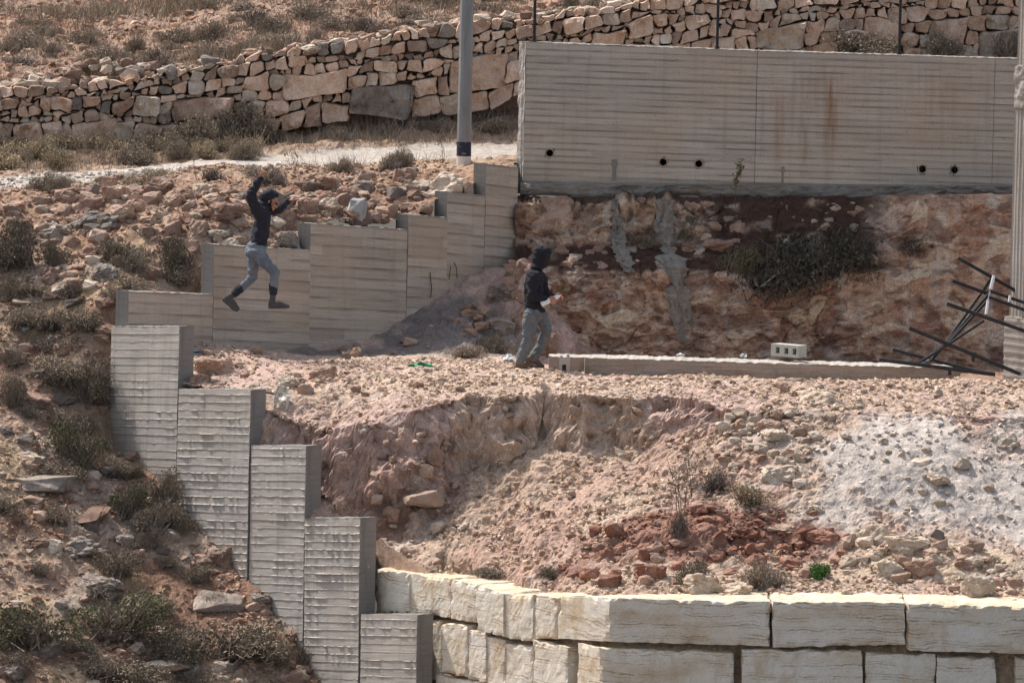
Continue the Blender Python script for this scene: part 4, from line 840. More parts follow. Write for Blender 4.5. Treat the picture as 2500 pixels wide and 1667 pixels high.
# ------------------------------------------------------------------ named boulders (photograph boxes: centre x, y, width, height)
R_ = lambda *a, **k: rock(*a, **k)
for (px, py, w, h, mt, lb) in [
    (385, 455, 80, 75, 'rock_red', 'large dark red boulder near the top of the rubble heap by the track'),
    (218, 540, 150, 70, 'rock_grey', 'long grey slab lying in the rubble heap with a flat pale top'),
    (130, 560, 75, 60, 'rock_grey', 'mottled grey boulder at the lower end of the rubble heap'),
    (300, 515, 65, 55, 'rock_tan', 'squarish tan boulder in the middle of the rubble heap'),
    (432, 475, 60, 45, 'rock_tan', 'rounded tan boulder beside the large dark red one'),
    (555, 520, 95, 75, 'rock_red', 'knobbly reddish boulder directly behind the jumping person'),
    (535, 570, 60, 35, 'rock_cream', 'smooth cream stone with a flat face in front of the knobbly boulder'),
    (425, 555, 45, 45, 'rock_red', 'pointed red stone low in the rubble heap'),
    (215, 610, 56, 34, 'rock_red', 'brown-red boulder perched on a cream stone among the thorn shrubs'),
    (228, 632, 46, 24, 'rock_cream', 'cream stone under the perched brown-red boulder'),
    (125, 668, 64, 58, 'rock_red', 'dark red rounded boulder on the upper slope beside the orange one'),
    (180, 690, 58, 36, 'rock_tan', 'orange-tan boulder between the dark red and the small cream boulder'),
    (222, 695, 42, 30, 'rock_cream', 'small cream boulder in front of the grey ridged boulder'),
    (257, 662, 70, 46, 'rock_grey', 'grey ridged boulder with a sharp crest on the upper slope'),
    (190, 655, 56, 26, 'rock_red', 'flat red stone behind the orange-tan boulder'),
    (355, 660, 92, 42, 'rock_tan', 'wide tan boulder with a pale top above the lowest step of the tan wall'),
    (378, 702, 70, 28, 'rock_tan', 'low rounded boulder peeping over the lowest step of the tan wall'),
    (465, 675, 28, 50, 'rock_tan', 'pinkish stone against the end of the second step'),
    (60, 683, 80, 32, 'rock_cream', 'flat cream slab at the edge of the upper slope'),
    (182, 732, 54, 22, 'rock_grey', 'thin pale grey stone on the bare slope below the boulders'),
    (58, 732, 60, 16, 'rock_cream', 'narrow cream slab among the dry shrubs on the slope'),
    (92, 968, 110, 46, 'rock_red', 'big red boulder with a flat pale top on the front slope'),
    (250, 990, 34, 66, 'rock_red', 'upright red stone leaning against the pale stepped wall'),
    (190, 1030, 60, 40, 'rock_grey', 'layered grey stone below the big red boulder'),
    (75, 1115, 66, 36, 'rock_cream', 'low cream boulder on the front slope beside pale rubble'),
    (60, 1070, 56, 28, 'rock_grey', 'dark grey stone with a shadowed foot on the front slope'),
    (110, 1165, 190, 40, 'rock_grey', 'broad pale bedrock slab across the front slope'),
    (255, 1148, 60, 32, 'rock_grey', 'grey boulder below the thorn shrub at the pale stepped wall'),
    (308, 1160, 34, 30, 'rock_red', 'small red boulder beside the pale stepped wall'),
    (335, 1110, 70, 40, 'rock_tan', 'tan rock at the foot of the first panel of the pale stepped wall'),
    (30, 1258, 66, 32, 'rock_tan', 'smooth tan boulder near the edge on the front slope'),
    (205, 1245, 130, 44, 'rock_red', 'long reddish ledge on the front slope above red earth'),
    (220, 1280, 48, 36, 'rock_grey', 'dark grey stone in front of the reddish ledge'),
    (190, 1325, 112, 52, 'rock_grey', 'big rounded grey boulder above the large green shrub'),
    (305, 1318, 60, 40, 'rock_grey', 'grey rock standing out of the red earth bank'),
    (538, 1358, 78, 66, 'rock_tan', 'large peaked tan boulder by the middle of the pale stepped wall'),
    (530, 1385, 58, 26, 'rock_tan', 'flat wedge of tan rock in front of the peaked boulder'),
    (600, 1375, 36, 40, 'rock_grey', 'grey stone wedged between the peaked boulder and the wall'),
    (120, 1400, 40, 30, 'rock_red', 'red stone of a small cluster on the red earth'),
    (150, 1412, 30, 26, 'rock_red', 'smaller red stone of the cluster on the red earth'),
    (145, 1475, 44, 28, 'rock_grey', 'dark grey stone between two green shrubs'),
    (250, 1410, 120, 50, 'rock_grey', 'pale rough bedrock patch rising from the red earth'),
    (545, 1455, 150, 50, 'rock_grey', 'wide pale bedrock sheet beside the pale stepped wall'),
    (640, 1460, 60, 36, 'rock_grey', 'grey flat stone at the end of the pale bedrock sheet'),
    (690, 1450, 30, 40, 'rock_red', 'red and grey stone against the foot of the stepped wall'),
    (368, 1530, 80, 32, 'rock_cream', 'whitish stone lying among the lowest shrubs'),
    (112, 1580, 88, 60, 'rock_grey', 'pale grey boulder in the lowest row of rocks'),
    (205, 1580, 76, 36, 'rock_grey', 'low dusty stone between the two lowest dark shrubs'),
    (395, 1615, 145, 36, 'rock_cream', 'long whitish rock with hollows at the bottom of the slope'),
    (540, 1625, 44, 36, 'rock_cream', 'small cream stone at the bottom of the slope'),
    (715, 1550, 44, 54, 'rock_red', 'brown-red block leaning on the foot of the stepped wall'),
    (25, 1640, 80, 60, 'rock_grey', 'grey boulder in the lowest corner of the slope'),
    (740, 1630, 50, 26, 'rock_tan', 'low tan stone at the very foot of the stepped wall'),
    (795, 445, 62, 48, 'rock_tan', 'square tan boulder on the slope below the track'),
    (845, 475, 60, 48, 'rock_tan', 'angular tan block beside the broken concrete slab'),
    (888, 455, 60, 44, 'rock_grey', 'grey boulder behind the broken concrete slab'),
    (1082, 445, 110, 72, 'rock_cream', 'big pitted cream boulder at the foot of the utility pole'),
    (1140, 456, 32, 40, 'rock_tan', 'small tan stone between the pitted boulder and the top step'),
    (1035, 505, 46, 40, 'rock_tan', 'tan boulder behind the fourth step of the tan wall'),
    (958, 512, 26, 42, 'rock_red', 'upright reddish stone behind the third step'),
    (700, 585, 66, 60, 'rock_grey', 'pale grey lumpy boulder behind the second step'),
    (690, 500, 44, 90, 'rock_grey', 'tall grey upright stone just past the jumper\'s outstretched hand'),
    (745, 505, 55, 55, 'rock_red', 'dark red rock beside the tall grey upright stone'),
    (665, 600, 40, 30, 'rock_tan', 'tan stone showing under the jumper\'s arm above the wall'),
    (565, 590, 56, 30, 'rock_cream', 'cream stone on the wall edge at the jumper\'s back'),
    (470, 600, 40, 34, 'rock_red', 'reddish stone at the top of the second step'),
]:
    R_(px, py, w, h, mt, lb, name='boulder', cat='boulder', pool=(SLABS if w / h > 2.6 else None), sink=(.32 if w / h > 2.2 else .14))
for (px, py, w, h, mt, lb) in [
    (520, 890, 100, 62, 'rock_tan', 'large yellowish boulder on the terrace behind the pale stepped wall'),
    (490, 925, 60, 34, 'rock_red', 'low reddish stone behind the second step of the pale wall'),
    (788, 907, 72, 42, 'rock_tan', 'rounded orange-tan boulder on the terrace below the jumper'),
    (705, 930, 68, 40, 'rock_cream', 'cream boulder on the terrace edge by the white plastic bag'),
    (745, 952, 42, 42, 'rock_red', 'dark upright stone on the terrace edge'),
    (1018, 936, 44, 28, 'rock_tan', 'small pale rock in the middle of the terrace'),
    (1418, 936, 26, 16, 'rock_red', 'small dark stone on the terrace below the hollow block end'),
    (1035, 1200, 112, 42, 'rock_tan', 'long flat stone jutting out of the pit wall'),
    (1040, 1145, 38, 40, 'rock_tan', 'rounded stone sitting above the long flat stone in the pit'),
    (1060, 1105, 42, 50, 'rock_red', 'reddish stone high on the pit wall'),
    (955, 1250, 44, 38, 'rock_tan', 'angular stone at the shaded foot of the pit'),
    (920, 1215, 32, 30, 'rock_tan', 'small stone in the shade near the stepped wall'),
    (1072, 1285, 52, 40, 'rock_cream', 'pale round boulder on the sunny slope of the pit'),
    (1880, 1040, 72, 48, 'rock_tan', 'squarish orange block on top of the stone cluster at the gravel'),
    (1892, 1062, 74, 44, 'rock_cream', 'cream boulder in front of the squarish orange block'),
    (1815, 1035, 44, 40, 'rock_tan', 'tan stone at the near end of the stone cluster'),
    (1995, 970, 96, 44, 'rock_cream', 'crusted tan rock lying on the terrace edge above the white gravel'),
    (1910, 945, 34, 34, 'rock_red', 'upright reddish stone on the terrace beside the plank'),
    (1900, 1155, 92, 56, 'rock_cream', 'large pale boulder at the edge of the white gravel'),
    (1860, 1095, 40, 30, 'rock_cream', 'small square cream stone below the stone cluster'),
    (2290, 1165, 66, 34, 'rock_cream', 'lone pale stone on the white gravel slope'),
    (2250, 1125, 56, 28, 'rock_cream', 'wedge shaped pale stone high on the white gravel'),
    (2345, 1130, 50, 34, 'rock_cream', 'broken pale stone at the top of the white gravel'),
    (2460, 1075, 60, 36, 'rock_cream', 'pale stones half buried at the upper edge of the gravel'),
    (1715, 1425, 108, 66, 'rock_cream', 'large cream boulder with a dark hollow sitting on the block wall'),
    (1805, 1435, 76, 50, 'rock_cream', 'cream conical boulder beside the one with the dark hollow'),
    (2130, 1300, 92, 66, 'rock_cream', 'large cream boulder at the top of the stone pile over the block wall'),
    (2210, 1325, 120, 56, 'rock_cream', 'broad cream boulder in the middle of the stone pile'),
    (2065, 1325, 46, 56, 'rock_tan', 'tan stone between the red rubble and the stone pile'),
    (2170, 1385, 82, 56, 'rock_cream', 'dusty cream boulder low in the stone pile'),
    (2245, 1385, 84, 70, 'rock_tan', 'tilted oblong boulder in the stone pile'),
    (2275, 1350, 60, 40, 'rock_tan', 'tan boulder behind the tilted oblong one'),
    (2385, 1425, 84, 76, 'rock_cream', 'big peaked boulder standing on the block wall near the corner'),
    (2290, 1305, 36, 44, 'rock_grey', 'grey-cream stone at the back of the stone pile'),
    (2355, 1380, 56, 34, 'rock_red', 'reddish stone among the pile near the peaked boulder'),
    (1480, 1350, 70, 56, 'rock_terra', 'large dark red block in the red rubble heap'),
    (1500, 1290, 50, 50, 'rock_terra', 'jagged red stone at the top of the red rubble heap'),
    (1590, 1395, 84, 54, 'rock_terra', 'streaked red block at the front of the red rubble heap'),
    (1730, 1265, 100, 44, 'rock_terra', 'long pinkish red slab at the back of the red rubble heap'),
    (1905, 1285, 84, 34, 'rock_tan', 'pale slab lying on top of the red rubble'),
    (2010, 1310, 84, 44, 'rock_terra', 'layered dark red slab at the gravel end of the red rubble'),
    (1755, 1315, 40, 54, 'rock_terra', 'upright red block in the middle of the red rubble'),
    (1970, 1290, 50, 44, 'rock_terra', 'square red block beside the layered dark red slab'),
    (1935, 1370, 90, 40, 'rock_terra', 'broad red rock above the green shrub'),
    (1490, 1415, 60, 44, 'rock_terra', 'pinkish red stone on the edge of the block wall'),
    (1415, 860, 40, 22, 'rock_tan', 'small tan rock behind the low beam'),
    (1330, 835, 70, 90, 'rock_tan', 'tall orange boulder behind the walking person\'s knees'),
    (1290, 770, 60, 70, 'rock_tan', 'orange-tan boulder behind the walking person\'s thigh'),
    (1225, 708, 66, 50, 'rock_grey', 'grey square boulder at the top of the grey dirt mound'),
    (1250, 660, 50, 44, 'rock_tan', 'tan stone at the end of the tan stepped wall'),
    (1285, 645, 50, 40, 'rock_red', 'reddish stone at the head of the grey dirt mound'),
    (1320, 660, 56, 46, 'rock_tan', 'tan boulder of the loose pile behind the walking person\'s head'),
    (1235, 620, 40, 30, 'rock_tan', 'small stone at the top of the loose pile by the wall end'),
    (1215, 790, 90, 50, 'rock_grey', 'grey-brown crusted lump on the dirt mound beside the walking person'),
]:
    R_(px, py, w, h, mt, lb, which='T', name='boulder', cat='boulder', pool=(SLABS if w / h > 2.6 else None), sink=(.32 if w / h > 2.2 else .14))
# stones lodged in the rock cut
for (px, py, w, h, mt, lb) in [(1335, 525, 165, 95, 'rock_tan', 'wide orange rock at the top of the cut next to the tan wall'), (1430, 545, 110, 80, 'rock_tan', 'rounded orange rock bulging from the top of the cut'), (1560, 525, 120, 90, 'rock_tan', 'pitted rock between the two cement spills'), (1690, 520, 76, 60, 'rock_tan', 'rock beside the broad cement spill under the wall'),
        (1790, 550, 56, 56, 'rock_tan', 'pale stone in the dark earth bank under the sapling'), (1885, 560, 56, 36, 'rock_cream', 'cream broken stone over the dark shrub in the bank'), (1840, 570, 40, 30, 'rock_tan', 'small tan stone beside the cream broken one'), (1760, 610, 110, 60, 'rock_red', 'pinkish rock ledge in the earth bank'), (2110, 640, 90, 50, 'rock_tan', 'tan ledge at the end of the dark shrubs')]:
    q, _ = on_rock(px, py); m = mpp(q[1]); o = rock_obj('boulder', BIG, random.randrange(99), mt, q + np.array([0, .12, 0]), (w * m, w * m * .7, h * m), random.uniform(-.15, .15)); tag(o, lb, 'boulder')
o = rock(870, 512, 52, 74, 'rock_grey', 'broken grey concrete slab standing on edge behind the third step', which='H', name='concrete_slab', cat='slab', pool=MID, i=3)
if o: o.data = o.data.copy(); o.data.materials.clear(); g = G('broken_concrete', .9); o.data.materials.append(g.done(g.ramp(g.noise(g.pos(), 6, 4), [(.3, (.30, .29, .27)), (.7, (.42, .41, .38))])))

# ------------------------------------------------------------------ uncounted look-alike stones, in groups
def pt_in(poly):
    xs = [p[0] for p in poly]; ys = [p[1] for p in poly]
    while True:
        x, y = random.uniform(min(xs), max(xs)), random.uniform(min(ys), max(ys)); inside_ = False
        for k in range(len(poly)):
            (x1, y1), (x2, y2) = poly[k], poly[k - 1]
            if (y1 > y) != (y2 > y) and x < (x2 - x1) * (y - y1) / (y2 - y1) + x1: inside_ = not inside_
        if inside_: return x, y
PEND = []
COLW = {'rock_tan': 'tan', 'rock_red': 'reddish brown', 'rock_cream': 'cream', 'rock_grey': 'weathered grey', 'rock_terra': 'dark red'}
def stone_later(size, pool, i, mat, loc, sc, tilt, what, group):
    PEND.append((size, pool, i, mat, loc, sc, tilt, what, group))
def scatter(n, poly, wr, asp, mats, what, group, which, bias=2.0):
    for k in range(n):
        x, y = pt_in(poly); w = wr[0] + (wr[1] - wr[0]) * random.random() ** bias; h = w * random.uniform(*asp); mat = random.choices([m for m, _ in mats], [q for _, q in mats])[0]
        q = hit(x, y + h * .42, which)
        if q is None: continue
        m = mpp(q[1]); W, Hh = w * m, h * m; q2 = hit(x, y, which); yc = q[1] + W * .3
        if q2 is not None: yc = min(yc, q2[1] - W * .08)
        stone_later(w * h, BIG if W > .32 else MID if W > .13 else SMALL, random.randrange(99), mat, at(x, y + h * .12, yc), (W, W * .85, Hh), random.uniform(-.25, .25), what, group)
heap = [(0, 500), (110, 470), (300, 425), (420, 445), (600, 470), (700, 450), (800, 425), (1000, 415), (1080, 440), (1060, 460), (985, 520), (900, 545), (760, 545), (700, 600), (500, 595), (440, 600), (330, 560), (120, 600), (0, 560)]
scatter(430, heap, (14, 58), (.5, .9), [('rock_tan', .45), ('rock_red', .35), ('rock_cream', .12), ('rock_grey', .08)], 'in the rubble heap between the track and the tan wall', 'stones of the rubble heap below the track', 'H')
scatter(250, [(0, 620), (280, 620), (270, 760), (255, 1060), (400, 1190), (720, 1560), (780, 1667), (0, 1667)], (12, 62), (.4, .75), [('rock_tan', .4), ('rock_red', .2), ('rock_grey', .25), ('rock_cream', .15)], 'lying on the front slope among the shrubs', 'loose stones on the front slope', 'H')
scatter(120, [(470, 860), (900, 875), (1250, 900), (2480, 935), (2480, 1000), (1750, 990), (1300, 945), (900, 965), (650, 985), (480, 940)], (9, 28), (.5, .8), [('rock_tan', .6), ('rock_cream', .4)], 'lying on the flat terrace', 'small stones on the terrace', 'T')
scatter(120, [(800, 1280), (1250, 1130), (1700, 1040), (1800, 1040), (1850, 1250), (1500, 1240), (1330, 1400), (950, 1340)], (9, 30), (.55, .85), [('rock_tan', .6), ('rock_cream', .3), ('rock_red', .1)], 'on the sunny slope of the pit', 'small stones on the pit slope', 'T')
scatter(150, [(1340, 1370), (1460, 1280), (1700, 1230), (2000, 1250), (2080, 1310), (2040, 1400), (1900, 1420), (1500, 1440), (1370, 1415)], (14, 52), (.5, .9), [('rock_terra', .7), ('rock_red', .22), ('rock_tan', .08)], 'in the red rubble heap above the block wall', 'stones of the red rubble heap', 'T')
scatter(130, [(1760, 1000), (1960, 990), (2000, 1060), (1960, 1200), (2060, 1300), (1950, 1240), (1800, 1180), (1740, 1080)], (10, 42), (.55, .85), [('rock_cream', .75), ('rock_tan', .25)], 'at the border of the white gravel', 'cream stones beside the white gravel', 'T')
scatter(40, [(1950, 1010), (2480, 1060), (2480, 1330), (2060, 1290)], (10, 40), (.5, .8), [('rock_cream', 1)], 'on the white gravel slope', 'stones on the white gravel', 'T')
scatter(90, [(2080, 1290), (2480, 1330), (2480, 1450), (2050, 1450), (2000, 1410)], (14, 56), (.55, .85), [('rock_cream', .6), ('rock_tan', .3), ('rock_red', .1)], 'in the pile behind the block wall', 'stones of the pile over the block wall', 'T')
scatter(60, [(1100, 1395), (1450, 1420), (2050, 1440), (2050, 1455), (1450, 1440), (1000, 1375)], (9, 26), (.5, .8), [('rock_cream', .6), ('rock_tan', .4)], 'along the back of the block wall', 'small stones along the block wall', 'T')
scatter(60, [(660, 1010), (900, 1000), (1200, 980), (1650, 980), (1640, 1050), (1250, 1110), (1050, 1210), (850, 1240), (700, 1130)], (9, 34), (.5, .85), [('rock_tan', .6), ('rock_red', .3), ('rock_cream', .1)], 'stuck in the shaded wall of the pit', 'stones in the pit wall', 'T')
scatter(46, [(480, 845), (760, 850), (1000, 820), (1250, 690), (1290, 620), (1330, 640), (1290, 780), (1050, 865), (800, 872), (500, 868)], (14, 42), (.55, .85), [('rock_red', .4), ('rock_tan', .5), ('rock_grey', .1)], 'at the foot of the tan stepped wall', 'stones along the foot of the tan wall', 'T')
scatter(34, [(1235, 610), (1345, 600), (1350, 700), (1250, 720)], (18, 52), (.6, .9), [('rock_red', .3), ('rock_tan', .6), ('rock_grey', .1)], 'in the loose pile behind the walking person', 'stones of the pile behind the walking person', 'T')
for k in range(150):                                              # stones stuck in the earth bank of the cut
    px, py = random.choice([(random.uniform(1290, 1500), random.uniform(580, 660)), (random.uniform(1700, 2140), random.uniform(498, 570)), (random.uniform(1500, 1760), random.uniform(580, 655))])
    q, _ = on_rock(px, py); m = mpp(q[1]); w = 8 + 34 * random.random() ** 2; stone_later(w * w * .7, MID, random.randrange(99), random.choice(['rock_tan', 'rock_red', 'rock_red', 'rock_grey']), q + np.array([0, .05, 0]), (w * m, w * m * .8, w * m * random.uniform(.55, .9)), random.uniform(-.4, .4), 'stuck in the dark earth of the rock cut', 'stones in the earth bank of the rock cut')
# capping stones and the tumbled stones on the field edge
for k in range(130):
    px = random.uniform(-40, 1700); x = at(px, 100, wy(px))[0]; w = random.uniform(18, 60) * (.8 if px > 1300 else 1); m = mpp(12.5)
    y = float(wall_y(x)) + random.uniform(.12, .55); z = float(wall_zt(x)) + random.uniform(-.03, .03) + (y - wall_y(x)) * .05
    stone_later(w * w * .6, MID, random.randrange(99), random.choices(['rock_cream', 'rock_tan', 'rock_grey', 'rock_red'], [.3, .4, .2, .1])[0], (x, y, z), (w * m, w * m * .8, w * m * random.uniform(.45, .8)), random.uniform(-.3, .3), 'lying loose on top of the dry stone wall', 'capping stones of the dry stone wall')
for k in range(60):
    px = random.uniform(40, 430); x = at(px, 150, 12.4)[0]; y = float(wall_y(x)) + .35 + random.random() * .9; w = random.uniform(16, 46); m = mpp(12.8)
    z = float(zH(x, y)) + max(0, .38 - abs(px - 240) / 600) * random.random()
    stone_later(w * w * .6, MID, random.randrange(99), random.choices(['rock_cream', 'rock_tan', 'rock_red'], [.3, .5, .2])[0], (x, y, z), (w * m, w * m * .8, w * m * random.uniform(.5, .85)), random.uniform(-.4, .4), 'heaped behind the far end of the dry stone wall', 'tumbled stones behind the dry stone wall')
o = rock_obj('boulder', BIG, 5, 'rock_tan', at(555, 118, 13.1), (.42, .4, .24), .2); tag(o, 'pinkish boulder standing behind the dry stone wall in the field', 'boulder')
LAND = [('the utility pole', 1130, 430), ('the jumping person', 640, 600), ('the walking person', 1305, 750), ('the broken concrete slab', 870, 512), ('the pitted boulder', 1082, 445), ('the large dark red boulder', 385, 455), ('the long grey slab', 218, 540), ('the perched boulder', 215, 610), ('the whitish bottle', 64, 800),
    ('the big red boulder', 92, 968), ('the peaked tan boulder', 538, 1358), ('the plastic bag', 685, 965), ('the green scrap', 1028, 891), ('the three-celled block', 1915, 855), ('the broad cement spill', 1640, 650), ('the steel frame', 2400, 780), ('the bright green shrub', 2000, 1390), ('the tall bare bush', 1665, 1250),
    ('the boulder with a hollow', 1715, 1425), ('the lone pale stone', 2290, 1165), ('the big peaked boulder', 2385, 1425), ('the tilted oblong boulder', 2245, 1385), ('the long flat pit stone', 1035, 1200), ('the orange block cluster', 1885, 1050), ('the field boulder', 555, 118), ('the post nearest the pole', 1305, 40), ('the concrete column', 2490, 500),
    ('the round dark shrub', 480, 320), ('the pale bare sapling', 480, 400), ('the lowest tan step', 390, 715), ('the leafy sapling', 1795, 430), ('the dark drooping shrub', 1880, 650), ('the big yellow-green shrub', 280, 1500), ('the wide brown shrub', 590, 1560), ('the tall upright stone', 690, 500), ('the streaked red block', 1590, 1395), ('the upright red block', 1755, 1315)]
ORD = ['nearest', 'second nearest', 'third nearest', 'fourth nearest', 'fifth nearest', 'sixth nearest', 'seventh nearest', 'eighth nearest', 'ninth nearest', 'tenth nearest', 'eleventh nearest', 'twelfth nearest'] + [f'{n} nearest' for n in ('thirteenth', 'fourteenth', 'fifteenth', 'sixteenth', 'seventeenth', 'eighteenth', 'nineteenth', 'twentieth', '21st', '22nd', '23rd', '24th', '25th', '26th', '27th', '28th', '29th', '30th')]
SINGLE = []
def single(o, what): SINGLE.append((o, what))
def name_singles():
    "give each look-alike a label that tells where it lies from a thing one can find"
    bins = {}
    for o, what in SINGLE:
        x, y = topx(o.location); nm, lx, ly = min(LAND, key=lambda l: (l[1] - x) ** 2 + (l[2] - y) ** 2)
        dr = ('left of' if x < lx else 'right of') if abs(x - lx) > abs(y - ly) else ('above' if y < ly else 'below')
        bins.setdefault((nm, dr, what.split()[-1]), []).append((math.hypot(x - lx, y - ly), o, what))
    for (nm, dr, _), L in bins.items():
        for k, (d, o, what) in enumerate(sorted(L, key=lambda t: t[0])): o['label'] = f"{what}, {ORD[min(k, len(ORD) - 1)]} {dr} {nm}"
PEND.sort(key=lambda t: -t[0])
for size, pool, i, mat, loc, sc, tilt, what, group in PEND[:300]:
    o = rock_obj('stone', pool, i, mat, loc, sc, tilt)
    shape = 'flat' if sc[2] < sc[0] * .58 else 'chunky' if sc[2] > sc[0] * .78 else 'angular'
    tag(o, f"{shape} {COLW[mat]} stone {what}", 'stone', group); single(o, f"{'large' if size > 1300 else 'middling' if size > 750 else 'small'} {shape} {COLW[mat]} stone")
rest = {}
for t in PEND[300:]: rest.setdefault((t[8], t[3]), []).append(t)
_tpl = {}
def tpl(me):
    if me.name not in _tpl:
        v = np.empty(len(me.vertices) * 3, np.float32); me.vertices.foreach_get('co', v); _tpl[me.name] = (v.reshape(-1, 3), np.array([p.vertices[:] for p in me.polygons]))
    return _tpl[me.name]
for gi, group in enumerate(sorted({k[0] for k in rest})):
    V, F, MI, off = [], [], [], 0; mats = sorted({k[1] for k in rest if k[0] == group})
    for mi, mt in enumerate(mats):
        for t in rest[(group, mt)]:
            v, f = tpl(t[1][t[2] % len(t[1])]); a = random.uniform(-.4, .4); v = v * np.array(t[5]); ca, sa = math.cos(t[6]), math.sin(t[6]); v = np.stack([v[:, 0] * ca + v[:, 2] * sa, v[:, 1], -v[:, 0] * sa + v[:, 2] * ca], -1) + np.array(t[4])
            V.append(v); F.append(f + off); off += len(v); MI += [mi] * len(f)
    me = fastmesh('rubble', np.concatenate(V), np.concatenate(F))
    for mt in mats: me.materials.append(M[mt])
    me.polygons.foreach_set('material_index', np.array(MI, np.int32)); o = link('rubble', me); tag(o, 'smaller ' + group, 'rubble', kind='stuff')
print('stones ready', len(PEND))

# ------------------------------------------------------------------ gravel and grass that nobody could count
TPL = []
for i in range(10):
    me = hull_rock(700 + i, 9); v = np.array([q.co[:] for q in me.vertices]); f = np.array([p.vertices[:] for p in me.polygons if len(p.vertices) == 3]); TPL.append((v, f)); bpy.data.meshes.remove(me)
def pebbles(name, XY, Zf, smin, smax, cols, label, cat, bias=2.5):
    Vs, Fs, Cs, off = [], [], [], 0; n = len(XY); pick = rng.integers(0, 10, n); sz = smin + (smax - smin) * rng.random(n) ** bias
    Zs = Zf(XY[:, 0], XY[:, 1])
    for t, (v, f) in enumerate(TPL):
        k = np.where(pick == t)[0]
        if not len(k): continue
        a = rng.random(len(k)) * 6.28; c_, s_ = np.cos(a), np.sin(a); sc = sz[k][:, None] * np.stack([rng.uniform(.8, 1.3, len(k)), rng.uniform(.8, 1.2, len(k)), rng.uniform(.5, .85, len(k))], -1)
        w = v[None] * sc[:, None]; W = np.stack([w[..., 0] * c_[:, None] - w[..., 1] * s_[:, None], w[..., 0] * s_[:, None] + w[..., 1] * c_[:, None], w[..., 2]], -1)
        W += np.stack([XY[k, 0], XY[k, 1], Zs[k] + sz[k] * .12], -1)[:, None]
        Vs.append(W.reshape(-1, 3)); Fs.append((f[None] + (np.arange(len(k)) * len(v))[:, None, None] + off).reshape(-1, 3)); off += len(k) * len(v)
        cc = cols(XY[k], rng.random(len(k))); Cs.append(np.repeat(cc, len(v), 0))
    o = link(name, fastmesh(name, np.concatenate(Vs), np.concatenate(Fs), np.concatenate(Cs)), M['pebble']); tag(o, label, cat, kind='stuff')
def inT(x, y): return bil(TX, TY, TKEEP.astype(float), x, y) > .99
def inH(x, y): return bil(HX, HY, HKEEP.astype(float), x, y) > .99
xy = np.stack([rng.uniform(-6.2, 8, 60000), rng.uniform(-9.0, 1.2, 60000)], -1); xy = xy[inT(xy[:, 0], xy[:, 1])]
dens = .55 + .45 * vnoise(xy[:, 0] * 1.2, xy[:, 1] * 1.2, 0, 5); st_ = bil(TX, TY, slope, xy[:, 0], xy[:, 1]); xy = xy[rng.random(len(xy)) < dens * (1 - .75 * st_) * (1 - .6 * bil(TX, TY, m_white, xy[:, 0], xy[:, 1]))][:26000]
mw, mr, mc, mg = [lambda x, y, A=A: bil(TX, TY, A, x, y) for A in (m_white, m_red, m_cream, m_grey)]
def tcol(XY, r):
    b = np.array([.47, .325, .23]) * (1 - r[:, None]) + np.array([.60, .47, .35]) * r[:, None]
    for f, cc in ((mw, [.62, .54, .475]), (mr, [.29, .145, .10]), (mc, [.60, .49, .36]), (mg, [.30, .26, .235])):
        k = f(XY[:, 0], XY[:, 1])[:, None]; b = b * (1 - k) + np.array(cc) * k
    va = .5 * (1 - .75 * mw(XY[:, 0], XY[:, 1])); return b * (1 - va / 2 + va * rng.random(len(r)))[:, None]
pebbles('gravel', xy, zT, .018, .085, tcol, 'tan and white gravel strewn over the terrace and the pit slope', 'gravel')
xy = np.stack([rng.uniform(-8.8, -1.0, 40000), rng.uniform(-6.5, 9, 40000)], -1); xy = xy[inH(xy[:, 0], xy[:, 1])]
xy = xy[rng.random(len(xy)) < .45 + .4 * vnoise(xy[:, 0] * 1.4, xy[:, 1] * 1.4, 0, 15)][:15000]
def hcol(XY, r):
    b = np.array([.33, .18, .115]) * (1 - r[:, None]) + np.array([.48, .36, .27]) * r[:, None]
    k = bil(HX, HY, m_path, XY[:, 0], XY[:, 1])[:, None]; b = b * (1 - k) + np.array([.52, .46, .39]) * k; return b * (.75 + .5 * rng.random(len(r)))[:, None]
pebbles('gravel', xy, zH, .02, .10, hcol, 'reddish gravel scattered over the hillside', 'gravel')
xy = np.stack([rng.uniform(-9.2, 3.5, 16000), rng.uniform(12, 23, 16000)], -1); xy = xy[xy[:, 1] > wall_y(xy[:, 0]) + .5][:5500]
pebbles('gravel', xy, zH, .03, .16, lambda XY, r: (np.array([.36, .19, .12]) * (1 - r[:, None]) + np.array([.5, .37, .28]) * r[:, None]) * (.7 + .5 * rng.random(len(r)))[:, None], 'red stony litter in the field above the stone wall', 'gravel', 3)

g = G('dry_plant', .9); M['plant'] = g.done(g.mix(1.0, g.col(), g.math('ADD', g.math('MULTIPLY', g.rnd(), .4), .8), 'MULTIPLY'))
def blades(P, h, w, cols, lean=.5, seg=1):
    "thin triangular blades rooted at P"
    n = len(P); a = rng.random(n) * 6.28; dx, dy = np.cos(a), np.sin(a); l = rng.normal(0, lean, (n, 2)) * h[:, None]
    tip = P + np.stack([l[:, 0], l[:, 1], h], -1); s = np.stack([dx, dy, 0 * dx], -1) * (w / 2)[:, None]
    V = np.stack([P - s, P + s, tip], 1).reshape(-1, 3); F = np.arange(3 * n).reshape(-1, 3); return V, F, np.repeat(cols, 3, 0)
def straw(n, k=None):
    pal = np.array([[.36, .285, .20], [.28, .215, .16], [.20, .155, .12], [.42, .345, .24], [.24, .195, .15]]); return pal[rng.integers(0, 5, n)] * (.7 + .6 * rng.random(n))[:, None]
